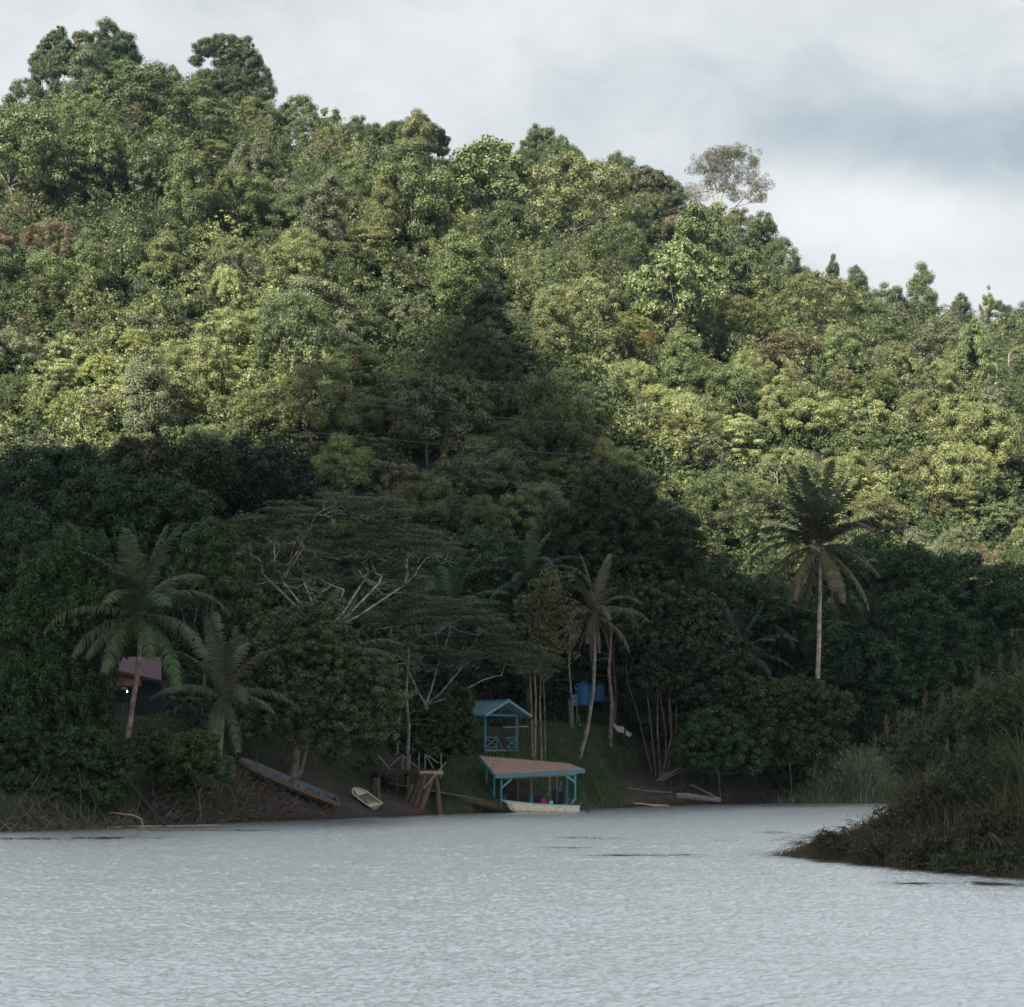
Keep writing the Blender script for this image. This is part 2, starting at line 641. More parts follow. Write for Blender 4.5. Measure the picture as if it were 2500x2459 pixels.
def make_ground():
    xs = grid_axis([(-2600, -260, 60), (-260, -70, 5), (-70, -34, 1.5), (-34, 34, 0.55), (34, 70, 1.5), (70, 260, 5), (260, 2601, 60)])
    ys = grid_axis([(-60, 14, 4), (14, 60, 2), (60, 106, 0.7), (106, 200, 0.6), (200, 420, 2.2), (420, 700, 12), (700, 2601, 80)])
    X, Y = np.meshgrid(xs, ys)
    Z = ground(X, Y)
    far = Y > 700
    Z = np.where(far, 0.5, Z)
    n, k = len(xs), len(ys)
    V = np.stack([X, Y, Z], -1).reshape(-1, 3)
    i, j = np.meshgrid(np.arange(n - 1), np.arange(k - 1))
    a = (j * n + i).ravel()
    Q = np.stack([a, a + 1, a + 1 + n, a + n], 1)
    me = npmesh('ground', V, Q)
    me.polygons.foreach_set('use_smooth', [True] * len(me.polygons))
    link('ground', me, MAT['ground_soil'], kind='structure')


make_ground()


def make_water():
    """rippled sheet where the picture sees it, flat further out"""
    ys = [26.0]
    while ys[-1] < 196:
        ys.append(ys[-1] * 1.0021)
    ys = np.array(ys)
    us = np.linspace(-1, 1, 860)
    U, Y = np.meshgrid(us, ys)
    X = U * (Y * .285 + 5)
    rsx = np.random.RandomState(2)
    Z = np.zeros_like(X)
    patch = smooth(vnoise(X / 9, Y / 7, 71) * 1.4 + .75) * .35 + .65
    patch2 = .7 + .3 * smooth(vnoise(X / 2.2, Y / 1.6, 72) * 1.6 + .6)
    for cell, amp, s_ in ((.8, .004, 61), (.21, .031, 62), (.09, .025, 63)):
        Z += amp * vnoise(X / cell + 1.3 * vnoise(X / 2, Y / 2, 66), Y / (cell * .75), s_) * 2 * (patch if cell > .3 else patch2)
    calm = np.zeros_like(X)
    for (pa, pb, py, th) in ((1390, 1760, 2088, .5), (1330, 1560, 2046, .8), (1300, 1480, 2070, .5), (1560, 1700, 2062, .5), (1250, 1330, 2056, .5), (-100, 430, 2047, .9), (1820, 1960, 2033, 1.0),
                             (1700, 1830, 2052, .5), (2100, 2560, 2158, .7), (1480, 1600, 2100, .3), (300, 700, 2028, .7)):
        yc = H * F / (py - HZ)
        xa, xb = (pa - 1250) / F * yc, (pb - 1250) / F * yc
        wob = yc + 1.2 * vnoise(X / 3.0, X * 0, int(pa) + 200) + .5 * vnoise(X / .9, X * 0, int(pa) + 300)
        m = np.exp(-((Y - wob) / (th * 1.7)) ** 2) * smooth((X - xa) / 2) * smooth((xb - X) / 2)
        calm = np.maximum(calm, m * smooth(.45 + 1.9 * vnoise(X / 1.3, Y / .45, 75) + .8 * vnoise(X / .4, Y / .2, 76)))
    off = shore(X) - Y
    calm = np.maximum(calm, .85 * np.exp(-np.maximum(off, 0) / 3.0))
    calm = np.maximum(calm, .8 * np.exp(-np.maximum(-island_d(X, Y), 0) / .8))
    Z = Z * (1 - .93 * calm)
    edge = np.minimum((1 - np.abs(U)) * 12, 1) * np.clip((Y - 26) / 2, 0, 1)
    Z = Z * edge
    n, k = len(us), len(ys)
    V = np.stack([X, Y, Z], -1).reshape(-1, 3)
    i, j = np.meshgrid(np.arange(n - 1), np.arange(k - 1))
    a = (j * n + i).ravel()
    Q = np.stack([a, a + 1, a + 1 + n, a + n], 1)
    o = len(V)
    y0, y1 = ys[0], ys[-1]
    w0, w1 = y0 * .285 + 5, y1 * .285 + 5
    ring_ = [(-2600, -60, 0), (2600, -60, 0), (2600, 330, 0), (-2600, 330, 0), (-w0, y0, 0), (w0, y0, 0), (w1, y1, 0), (-w1, y1, 0)]
    V = np.concatenate([V, np.array(ring_, float)])
    Q = np.concatenate([Q, np.array([(0, 1, 5, 4), (1, 2, 6, 5), (2, 3, 7, 6), (3, 0, 4, 7)]) + o])
    me = npmesh('water', V, Q)
    fa = me.attributes.new('calm', 'FLOAT', 'POINT')
    fa.data.foreach_set('value', np.concatenate([calm.ravel(), np.zeros(8)]).astype(np.float32))
    me.polygons.foreach_set('use_smooth', [True] * len(me.polygons))
    link('water', me, MAT['river_water'], kind='structure')


make_water()

# added unseen shadow blocker behind the photographer: its outline is shaped to throw the peaked shadow over the river, the bank
# and the foot of the far slope
SHB = [(-300, 1120), (0, 1110), (250, 1090), (450, 1060), (620, 1020), (730, 980), (830, 890), (950, 815), (1040, 790), (1110, 725),
       (1155, 765), (1190, 830), (1235, 890), (1285, 940), (1335, 1000), (1380, 1085), (1440, 1190), (1530, 1300), (1670, 1370),
       (2050, 1385), (2300, 1410), (2500, 1425), (2800, 1430)]


def ray_hit(px, py, lift):
    Ys = np.arange(190, 430, 1.0)
    xs = (px - 1250) / F * Ys
    zs = H + (HZ - py) / F * Ys
    g = ground(xs, Ys) + lift
    hit = np.nonzero(g >= zs)[0]
    i = hit[0] if len(hit) else len(Ys) - 1
    return Vector((xs[i], Ys[i], zs[i]))


BLOCKER_Z = 850.0


def make_shadow_blocker():
    def up(P, dz=0.0):
        t = (BLOCKER_Z - P.z) / S.z
        Q = P + S * t
        return (Q.x, Q.y)
    edge = [up(ray_hit(px, py, 6.0)) for px, py in SHB]
    # close the outline round everything that lies in the shade: the near bank and behind
    close = [up(Vector(p)) for p in ((130, 215, 20), (150, 120, 5), (140, 0, 3), (60, -160, 3), (-60, -160, 3), (-150, -60, 3), (-150, 100, 3), (-130, 190, 10))]
    pts = edge + close
    rsc = np.random.RandomState(4)
    fine = []
    for i in range(len(pts)):
        a_, b_ = np.array(pts[i]), np.array(pts[(i + 1) % len(pts)])
        n = max(1, int(np.linalg.norm(b_ - a_) / 6))
        for k in range(n):
            fine.append(a_ + (b_ - a_) * k / n + rsc.normal(size=2) * 1.6)
    fine = np.array(fine)
    c = fine.mean(0)
    rings = [(1.0, 0), (.96, 3), (.90, 8), (.75, 16), (.5, 22), (.2, 26)]
    low = [(.9, -7), (.6, -12), (.25, -14)]
    V = []
    n = len(fine)
    for f, h in low[::-1] + rings:
        q = c + (fine - c) * f
        hh = BLOCKER_Z + h + (3 * vnoise(q[:, 0] / 18, q[:, 1] / 18, 12) if f < 1 else 0)
        V += [(x, y, z) for (x, y), z in zip(q, np.broadcast_to(hh, n))]
    R_ = len(low) + len(rings)
    Fs = []
    for r in range(R_ - 1):
        for k in range(n):
            a, b = r * n + k, r * n + (k + 1) % n
            Fs.append((a, b, b + n, a + n))
    Fs.append(tuple(range(n))[::-1])
    Fs.append(tuple(range((R_ - 1) * n, R_ * n)))
    me = bpy.data.meshes.new('cloud')
    me.from_pydata(V, [], Fs)
    link('cloud', me, MAT['cloud_white'], kind='structure')


paint('cloud_white', (0.85, 0.87, 0.9), 1.0, (0.7, 0.72, 0.76), 0.3, spec=0.0, scale=.02)
make_shadow_blocker()


# ------------------------------------------------------------------ foliage generators
def unit(a):
    return a / (np.linalg.norm(a, axis=-1, keepdims=True) + 1e-9)


def rdirs(rs, n):
    return unit(rs.normal(size=(n, 3)))


def leaf_quads(rs, C, Nn, s, asp=0.55, tdir=None):
    """rhombic leaves at centres C with normals Nn"""
    n = len(C)
    Nn = unit(Nn)
    t = rs.normal(size=(n, 3)) if tdir is None else tdir + 0.35 * rs.normal(size=(n, 3))
    t = unit(np.cross(np.cross(Nn, t), Nn))
    b = np.cross(Nn, t)
    sz = (s * rs.uniform(.65, 1.35, n))[:, None]
    h = t * sz * .5
    w = b * sz * asp * .5
    V = np.stack([C - h, C + w + h * .1, C + h, C - w + h * .1], 1).reshape(-1, 3)
    return V


def quads(nv):
    return np.arange(nv).reshape(-1, 4)


def lobes_on(rs, n, c, r, zmin=-0.35, jitter=0.18, sink=1.0):
    c, r = np.array(c, float), np.array(r, float)
    d = rdirs(rs, n * 3)
    d = d[d[:, 2] > zmin][:n]
    f = rs.uniform(1 - jitter * 1.6, 1 + jitter * .5, len(d))[:, None]
    return c + d * r * f * sink, d


def crown_leaves(rs, LC, LD, lr, per, s, flat=0.75, asp=.55, up=0.30, rnd=0.42, droop=False, inner=None, core=True):
    """LC lobe centres, LD outward directions, lr lobe radii; returns vertices"""
    n = len(LC)
    idx = np.repeat(np.arange(n), (per * (lr / lr.mean()) ** 2).astype(int))
    d = rdirs(rs, len(idx))
    keep = (d * LD[idx]).sum(1) > rs.uniform(-.75, .1, len(idx))
    idx, d = idx[keep], d[keep]
    rr = lr[idx][:, None] * rs.uniform(.72, 1.08, (len(idx), 1))
    sc = np.array([1, 1, flat])
    C = LC[idx] + d * rr * sc
    Nn = d * .7 + rs.normal(size=d.shape) * rnd + np.array([0, 0, up])
    td = None
    if droop:
        td = np.stack([d[:, 0] * .6, d[:, 1] * .6, -np.ones(len(d)) * .9], 1)
        Nn = d * 1.0 + rs.normal(size=d.shape) * .35
    V = leaf_quads(rs, C, Nn, s, asp, td)
    if not core:
        return V
    # older leaves deeper inside each clump keep it from being see-through
    k = len(idx) // 3
    j = rs.randint(0, n, k) if n else idx[:0]
    d2 = rdirs(rs, k)
    C2 = LC[j] + d2 * lr[j][:, None] * rs.uniform(.30, .68, (k, 1)) * sc
    V2 = leaf_quads(rs, C2, d2 + rs.normal(size=d2.shape) * .3, s * 2.1, max(asp, .5))
    return np.concatenate([V, V2])


def cull_inside(V, c, r, k=0.62):
    q = V.reshape(-1, 4, 3)
    m = (((q.mean(1) - np.array(c)) / (np.array(r) * k)) ** 2).sum(1) > 1
    return q[m].reshape(-1, 3)


def limb_paths(rs, base, tips, z0, r0, mb, wob=0.3):
    """trunk from the base to z0, then limbs curving to tips"""
    base = Vector(base)
    fork = base + Vector((rs.normal() * wob, rs.normal() * wob, z0))
    mid = (base + fork) / 2 + Vector((rs.normal() * wob * .4, rs.normal() * wob * .4, 0))
    mb.tube([base, mid, fork], [r0 * 1.25, r0, r0 * .8], 7)
    for T in tips:
        T = Vector(T)
        m1 = fork.lerp(T, .45) + Vector((rs.normal() * wob, rs.normal() * wob, -.08 * (T - fork).length + rs.normal() * wob * .5))
        mb.tube([fork, m1, T], [r0 * .55, r0 * .33, r0 * .12], 5, cap=False)


def make_variant(kind, seed):
    """crown and trunk meshes of one forest tree, about 9 m tall and 8 m wide, base at the origin"""
    rs = np.random.RandomState(seed)
    tips = []
    parts = []
    if kind == 'broad':
        c, r = (0, 0, 5.0), (4.0, 4.0, 4.0)
        LC, LD = lobes_on(rs, 62, c, r, -.55)
        lr = rs.uniform(.7, 1.35, len(LC))
        V = crown_leaves(rs, LC, LD, lr, 300, .20)
        V = cull_inside(V, c, r)
    elif kind == 'tall':
        c, r = (0, 0, 5.6), (2.9, 2.9, 5.2)
        LC, LD = lobes_on(rs, 95, c, r, -.7, .28)
        LC[:, :2] *= (1.15 - .05 * LC[:, 2:3])
        lr = rs.uniform(.55, 1.15, len(LC))
        V = crown_leaves(rs, LC, LD, lr, 290, .19, flat=.85)
    elif kind == 'layered':
        LCs = []
        for i in range(48):
            z = rs.uniform(1.6, 9.0)
            R_ = 4.2 * math.sqrt(max(0.05, 1 - ((z - 3.8) / 5.6) ** 2))
            a = rs.uniform(0, 2 * math.pi)
            q = R_ * rs.uniform(.5, 1.0)
            LCs.append((q * math.cos(a), q * math.sin(a), z))
        LC = np.array(LCs)
        LD = unit(LC * np.array([1, 1, .1]) + np.array([0, 0, 1.6]))
        lr = rs.uniform(.9, 1.7, len(LC))
        V = crown_leaves(rs, LC, LD, lr, 330, .21, flat=.32, up=1.0)
    elif kind == 'fine':
        c, r = (0, 0, 4.8), (4.3, 4.3, 4.0)
        LC, LD = lobes_on(rs, 130, c, r, -.55, .1)
        lr = rs.uniform(.45, .85, len(LC))
        V = crown_leaves(rs, LC, LD, lr, 170, .15, flat=.9)
        V = cull_inside(V, c, r, .7)
    elif kind == 'plume':
        LCs = []
        LDs = []
        for i in range(26):
            a = rs.uniform(0, 2 * math.pi)
            q = rs.uniform(0.1, 1) ** .6
            top = 8.8 - 3.4 * q * q + rs.normal() * .5
            for k in range(4):
                f = k / 3
                LCs.append((math.cos(a) * (q * 2.4 + f * 1.5), math.sin(a) * (q * 2.4 + f * 1.5), top - 3.0 * f ** 1.5))
                LDs.append((math.cos(a) * .5, math.sin(a) * .5, .7))
        LC, LD = np.array(LCs), unit(np.array(LDs))
        lr = rs.uniform(.45, .95, len(LC))
        V = crown_leaves(rs, LC, LD, lr, 190, .30, flat=1.1, asp=.24, droop=True)
    elif kind == 'coarse':
        c, r = (0, 0, 5.0), (3.8, 3.8, 4.2)
        LC, LD = lobes_on(rs, 60, c, r, -.6, .25)
        lr = rs.uniform(.6, 1.2, len(LC))
        V = crown_leaves(rs, LC, LD, lr, 150, .29, asp=.6)
        V = cull_inside(V, c, r)
    elif kind == 'airy':
        c, r = (0, 0, 5.8), (3.9, 3.6, 3.6)
        LC, LD = lobes_on(rs, 48, c, r, -.5, .45)
        lr = rs.uniform(.5, .95, len(LC))
        V = crown_leaves(rs, LC, LD, lr, 240, .19, flat=.75)
    elif kind == 'small':
        c, r = (0, 0, 6.6), (2.4, 2.4, 2.2)
        LC, LD = lobes_on(rs, 26, c, r, -.8, .3)
        lr = rs.uniform(.5, .9, len(LC))
        V = crown_leaves(rs, LC, LD, lr, 230, .18)
    mb = MB()
    sel = rs.choice(len(LC), min(len(LC), 22 if kind == 'airy' else 9), replace=False)
    limb_paths(rs, (0, 0, -1.0), [LC[i] for i in sel], 3.6 if kind != 'small' else 5.0, .17, mb)
    cm = npmesh(kind + '_crown', V, quads(len(V)))
    cm.materials.append(MAT['leaves'])
    tm = bpy.data.meshes.new(kind + '_trunk')
    tm.from_pydata([tuple(v) for v in mb.V], [], mb.Fc)
    tm.materials.append(MAT['bark'])
    return cm, tm


VARS = {}
for ki, (kd, cnt) in enumerate((('broad', 4), ('tall', 3), ('layered', 3), ('fine', 3), ('plume', 3), ('coarse', 3), ('airy', 2), ('small', 2))):
    VARS[kd] = [make_variant(kd, 100 + ki * 10 + q) for q in range(cnt)]
VTOP = {'broad': 9.4, 'tall': 11.2, 'layered': 9.3, 'fine': 9.2, 'plume': 9.4, 'coarse': 9.5, 'airy': 9.6, 'small': 9.0}
VRAD = {'broad': 4.6, 'tall': 3.6, 'layered': 4.8, 'fine': 4.7, 'plume': 4.4, 'coarse': 4.4, 'airy': 4.5, 'small': 3.0}
PR = random.Random(7)
BARK = [(0.09, 0.075, 0.06), (0.06, 0.052, 0.045), (0.13, 0.115, 0.095)]


def forest_tree(kind, x, y, sx, sz, color, name='forest_tree', label=None, cat='tree', group=None, sink=0.0, bark=None):
    cm, tm = PR.choice(VARS[kind])
    root = thing(name, (x, y, gz(x, y) - sink), label, cat, group, PR.uniform(0, 6.28))
    root.scale = (sx, sx * PR.uniform(.9, 1.1), sz)
    t = link('trunk', tm, None, root, color=bark or PR.choice(BARK))
    c = link('crown', cm, None, root, color=color)
    return root


# ------------------------------------------------------------------ the wooded hillside
GREENS = {
    'dark green': (0.043, 0.057, 0.028),
    'deep green': (0.060, 0.080, 0.035),
    'mid green': (0.082, 0.101, 0.042),
    'grey-green': (0.090, 0.101, 0.058),
    'olive green': (0.104, 0.111, 0.048),
    'yellow-green': (0.132, 0.145, 0.060),
    'pale lime green': (0.170, 0.190, 0.082),
    'brownish green': (0.110, 0.092, 0.054),
}
WORD = {'broad': 'broad-crowned', 'tall': 'tall narrow', 'layered': 'tiered spreading', 'fine': 'dense domed', 'plume': 'feathery drooping', 'coarse': 'large-leaved',
        'airy': 'open-crowned', 'small': 'slim small-crowned'}


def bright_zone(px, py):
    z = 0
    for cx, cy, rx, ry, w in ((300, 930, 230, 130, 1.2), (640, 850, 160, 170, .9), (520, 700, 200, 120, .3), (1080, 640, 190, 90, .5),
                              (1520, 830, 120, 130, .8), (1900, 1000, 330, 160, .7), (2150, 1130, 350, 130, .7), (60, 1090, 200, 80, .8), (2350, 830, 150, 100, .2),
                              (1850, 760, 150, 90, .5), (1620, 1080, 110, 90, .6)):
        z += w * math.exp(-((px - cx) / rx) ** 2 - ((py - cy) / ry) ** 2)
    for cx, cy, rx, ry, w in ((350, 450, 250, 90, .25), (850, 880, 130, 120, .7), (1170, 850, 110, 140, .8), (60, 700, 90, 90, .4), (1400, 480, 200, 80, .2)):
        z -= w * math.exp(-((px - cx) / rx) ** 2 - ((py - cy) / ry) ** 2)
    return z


hill_trees = []          # (root, px, py, description)


def zone_words(px, py, Y):
    h = 'left' if px < 620 else 'left-centre' if px < 1150 else 'centre' if px < 1450 else 'right-centre' if px < 1950 else 'right'
    fr = (py - np.interp(px, SKX, SKY)) / (1350 - np.interp(px, SKX, SKY))
    v = 'crest' if fr < .12 else 'upper slope' if fr < .38 else 'middle slope' if fr < .66 else 'lower slope'
    return v, h


# emergent trees along the crest: (px, top py, crown width px, kind, colour, label)
CREST = [
    (66, 195, 120, 'broad', 'deep green', 'rounded dark green tree low on the crest at the far left'),
    (112, 150, 90, 'broad', 'dark green', 'dark tree on the left crest below a thin spire'),
    (372, 156, 80, 'broad', 'olive green', 'low olive tree in the dip between the two summit groups'),
    (426, 160, 50, 'tall', 'mid green', 'small pointed tree in the dip left of the airy crest tree'),
    (732, 240, 110, 'broad', 'mid green', 'bushy tree on the falling crest right of the knoll'),
    (812, 268, 90, 'coarse', 'mid green', 'ragged tree on the crest above the falling ridge'),
    (872, 286, 95, 'broad', 'deep green', 'deep green tree left of the twin crest trees'),
    (1135, 372, 70, 'tall', 'deep green', 'small dark tree at the left of the saddle clump'),
    (1440, 425, 70, 'tall', 'mid green', 'narrow bright tree beside the big grey-green dome'),
    (1508, 378, 105, 'broad', 'deep green', 'dark crown rising behind the big grey-green dome'),
    (1800, 512, 120, 'broad', 'olive green', 'olive tree at the foot of the lone airy tree'),
    (1868, 522, 90, 'tall', 'deep green', 'dark tree on the shoulder right of the lone airy tree'),
    (1905, 585, 90, 'broad', 'mid green', 'tree on the step where the crest drops right'),
    (1968, 650, 80, 'broad', 'grey-green', 'low bushy tree left of the two small pointed trees'),
    (2033, 628, 48, 'tall', 'dark green', 'pointed slim dark tree, left of a pair on the crest'),
    (2092, 650, 72, 'tall', 'deep green', 'rounded taller tree, right of a pair on the crest'),
    (2168, 695, 90, 'broad', 'deep green', 'low dark tree in the gap of the right crest'),
    (2250, 650, 95, 'tall', 'mid green', 'stout pointed tree standing alone on the right crest'),
    (2345, 720, 80, 'tall', 'deep green', 'leafy tree with pale stems near the right crest end'),
    (2412, 704, 44, 'small', 'yellow-green', 'small tuft-topped tree sticking up at the right crest'),
    (2440, 740, 80, 'broad', 'dark green', 'dark round crown below the small tuft-topped tree'),
    (2505, 742, 80, 'broad', 'deep green', 'round crown at the right edge of the crest'),
]
placed = []
for i, (px, py, wpx, kd, cl, lab) in enumerate(CREST):
    Y = YC - 4 + PR.uniform(-3, 3)
    x = (px - 1250) / F * Y
    g = gz(x, Y)
    htop = at(px, py, Y).z
    sz = (htop - g + .6) / VTOP[kd]
    sx = wpx / 2 / F * Y / VRAD[kd] * 1.06
    c0 = GREENS[cl]
    forest_tree(kd, x, Y, sx, sz, tuple(q * 1.3 for q in c0), label=lab, sink=.6)
    placed.append((px, 1857 - (g - 4) / Y * F, 70))

# special trees on the slope: (px, py of the top, width px, kind, colour, label, name)
SPECIAL = [
    (300, 150, 130, 'layered', (0.115, 0.165, 0.060), 'light green tiered tree just under the left summit', 265),
    (270, 290, 110, 'layered', (0.105, 0.150, 0.052), 'light green tiered tree directly below the upper light one', 365),
    (570, 175, 90, 'coarse', (0.10, 0.10, 0.035), 'tree with some orange leaves under the airy crest tree', 300),
    (325, 310, 60, 'tall', (0.050, 0.052, 0.035), 'dark greyish column-shaped tree below the left summit', 420),
    (1530, 755, 130, 'fine', (0.150, 0.155, 0.050), 'rounded yellow-green tree in the middle of the slope', 880),
    (1240, 655, 80, 'fine', (0.085, 0.105, 0.035), 'small neatly rounded olive tree above the shadow peak', 740),
    (2090, 730, 200, 'fine', (0.085, 0.105, 0.038), 'very wide smooth-domed tree below the right crest', 860),
    (1980, 700, 120, 'fine', (0.09, 0.105, 0.04), 'smooth round tree left beside the wide dome tree', 790),
    (1925, 810, 170, 'broad', (0.125, 0.105, 0.055), 'brownish-tinted broad tree right of the slope middle', 920),
    (1800, 720, 140, 'fine', (0.125, 0.135, 0.045), 'yellowish dense tree sloping beneath the olive crest trees', 850),
    (880, 850, 90, 'broad', (0.115, 0.050, 0.032), 'reddish-brown dying tree in the dark middle slope', 930),
    (1585, 815, 34, 'coarse', (0.22, 0.085, 0.045), 'small rusty red tree right of the yellow-green dome', 880),
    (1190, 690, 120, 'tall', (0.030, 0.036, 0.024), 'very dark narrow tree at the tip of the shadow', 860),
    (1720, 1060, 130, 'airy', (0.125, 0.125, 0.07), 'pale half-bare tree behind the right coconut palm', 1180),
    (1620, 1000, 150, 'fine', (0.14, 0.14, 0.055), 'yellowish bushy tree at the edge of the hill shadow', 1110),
    (240, 860, 120, 'plume', (0.24, 0.26, 0.085), 'brightest lime bamboo clump low on the left slope', 970),
    (330, 800, 120, 'plume', (0.22, 0.24, 0.08), 'upper lime bamboo clump on the left slope', 900),
    (420, 930, 120, 'plume', (0.18, 0.20, 0.07), 'lime bamboo clump right of the brightest clump', 1020),
    (620, 750, 110, 'plume', (0.21, 0.24, 0.08), 'tall lime bamboo clump below the pale-trunked tree', 850),
    (610, 840, 130, 'plume', (0.20, 0.22, 0.075), 'bushy lime bamboo clump left of the pale trunk', 950),
    (720, 900, 140, 'plume', (0.15, 0.18, 0.06), 'bamboo clump at the left edge of the shadow', 1000),
    (160, 960, 120, 'plume', (0.19, 0.21, 0.075), 'lime bamboo clump near the left edge of the slope', 1060),
    (2130, 905, 130, 'fine', (0.11, 0.13, 0.04), 'olive dome tree below the very wide dome', 1000),
    (1760, 900, 60, 'coarse', (0.09, 0.18, 0.03), 'vivid green tree right of the slope middle', 970),
]
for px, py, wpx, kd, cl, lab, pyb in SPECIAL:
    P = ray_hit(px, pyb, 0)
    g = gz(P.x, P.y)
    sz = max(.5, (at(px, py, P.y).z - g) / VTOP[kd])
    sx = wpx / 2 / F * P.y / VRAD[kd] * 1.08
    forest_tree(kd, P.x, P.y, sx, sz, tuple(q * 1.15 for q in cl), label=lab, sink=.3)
    placed.append((px, pyb, wpx * .45))

N_HILL = 226
cands = 0
gap = 1.0
rows = []
while len(rows) < N_HILL and cands < 60000:
    cands += 1
    if cands % 6000 == 0:
        gap *= .9
    Y = PR.uniform(203, 397)
    px = PR.uniform(-70, 2570)
    x = (px - 1250) / F * Y
    g = gz(x, Y)
    py = HZ - (g - H) / Y * F
    size = PR.choice((1.0, .8, 1.25, .8, 1.0, 1.6)) if Y > 230 else 1.0
    if any(((px - a) / (gap * 46 * (size + b / 46) * .62)) ** 2 + ((py - c) / (gap * 30 * (size + b / 46) * .62)) ** 2 < 1 for a, c, b in placed):
        continue
    placed.append((px, py, 46 * size))
    rows.append((px, py, x, Y, size))
print('hill trees', len(rows), 'gap', gap)
for px, py, x, Y, size in rows:
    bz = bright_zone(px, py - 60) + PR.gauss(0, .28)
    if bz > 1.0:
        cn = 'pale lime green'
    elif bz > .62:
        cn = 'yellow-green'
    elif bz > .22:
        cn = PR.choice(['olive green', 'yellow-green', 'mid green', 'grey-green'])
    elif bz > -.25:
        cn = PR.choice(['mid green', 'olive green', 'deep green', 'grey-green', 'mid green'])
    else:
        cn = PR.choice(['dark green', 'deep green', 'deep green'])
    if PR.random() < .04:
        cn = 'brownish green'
    if cn == 'pale lime green':
        kd = PR.choice(['plume', 'plume', 'layered', 'coarse'])
    else:
        kd = PR.choice(['broad', 'broad', 'broad', 'broad', 'tall', 'layered', 'fine', 'coarse', 'coarse', 'plume'])
    base = size * PR.uniform(.8, 1.1) * (Y / 300) * 1.0
    sx = base * PR.uniform(.85, 1.15)
    sz = base * PR.uniform(.85, 1.2)
    c0 = GREENS[cn]
    q = PR.uniform(.95, 1.4)
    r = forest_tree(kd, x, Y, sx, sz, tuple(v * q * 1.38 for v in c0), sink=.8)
    v, h = zone_words(px, py - 40, Y)
    hill_trees.append((r, px, py, (WORD[kd], cn, v, h)))

by = {}
for r, px, py, key in hill_trees:
    by.setdefault(key, []).append((px, r))
ORD = ['first', 'second', 'third', 'fourth', 'fifth', 'sixth', 'seventh', 'eighth', 'ninth', 'tenth']
for (wd, cn, v, h), lst in by.items():
    lst.sort(key=lambda q: q[0])
    for i, (px, r) in enumerate(lst):
        place = f'on the {v}, {h}'
        if len(lst) == 1:
            lab = f'the one {cn} {wd} tree {place}'
        elif len(lst) == 2:
            lab = f'{cn} {wd} tree {place}, the {("left", "right")[i]} one of two'
        else:
            lab = f'{cn} {wd} tree {place}, {ORD[i]} from the left'
        tag(r, lab, 'tree', 'trees on the wooded hillside')


# the crowns beyond the three hundred largest: one mass of smaller trees packed between them
def canopy_mat():
    m = foliage_mat('canopy_leaves', 0.15, 0.25, 0.5, 0.66, 1.34)
    N, L = m.node_tree.nodes, m.node_tree.links
    at_ = N.new('ShaderNodeAttribute')
    at_.attribute_name = 'leaf_colour'
    h = next(n for n in N if n.type == 'HUE_SAT')
    L.new(at_.outputs['Color'], h.inputs['Color'])


canopy_mat()


def canopy():
    rs = np.random.RandomState(15)
    Vs, Cs = [], []
    n = 1380
    Y = np.concatenate([rs.uniform(200, 398, n), rs.uniform(392, 403, 330)])
    px = np.concatenate([rs.uniform(-260, 2800, n), np.linspace(-260, 2800, 330)])
    X = (px - 1250) / F * Y
    Z = ground(X, Y)
    names = ['dark green', 'deep green', 'deep green', 'mid green', 'mid green', 'olive green', 'grey-green', 'yellow-green']
    for i in range(n + 330):
        py = HZ - (Z[i] - H) / Y[i] * F
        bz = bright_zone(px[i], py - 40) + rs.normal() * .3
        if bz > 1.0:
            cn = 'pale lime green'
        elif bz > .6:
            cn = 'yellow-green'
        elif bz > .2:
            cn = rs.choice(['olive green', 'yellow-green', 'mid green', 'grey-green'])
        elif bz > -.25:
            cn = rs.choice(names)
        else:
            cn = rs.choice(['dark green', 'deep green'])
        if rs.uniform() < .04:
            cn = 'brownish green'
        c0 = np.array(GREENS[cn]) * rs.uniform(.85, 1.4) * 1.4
        r = rs.uniform(1.3, 2.7) * (Y[i] / 300) ** .8
        hgt = r * rs.uniform(1.0, 1.7)
        zc = Z[i] + hgt * rs.uniform(.7, 1.3)
        if i >= n:
            r, hgt = rs.uniform(1.6, 3.2), rs.uniform(2.4, 4.2)
            zc = Z[i] + rs.uniform(1.5, 4.2)
        LC, LD = lobes_on(rs, int(16 * r), (X[i], Y[i], zc), (r, r, hgt), -.5, .25)
        lr = rs.uniform(.35, .85, len(LC)) * (.6 + .2 * r)
        s_ = rs.choice([.14, .18, .23])
        V = crown_leaves(rs, LC, LD, lr, int(2.6 / s_ ** 1.2 * 1.2 + 6), s_, flat=rs.choice([.5, .8, .9]), asp=rs.choice([.4, .55, .65]))
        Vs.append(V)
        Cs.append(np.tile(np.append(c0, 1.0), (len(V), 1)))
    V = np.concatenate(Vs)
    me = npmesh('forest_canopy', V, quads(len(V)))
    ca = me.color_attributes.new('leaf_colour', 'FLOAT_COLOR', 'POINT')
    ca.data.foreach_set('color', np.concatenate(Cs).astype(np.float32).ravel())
    print('canopy quads', len(V) // 4)
    link('forest_canopy', me, MAT['canopy_leaves'], label='mass of smaller trees packed between the larger crowns of the hillside', cat='forest', kind='stuff')


canopy()


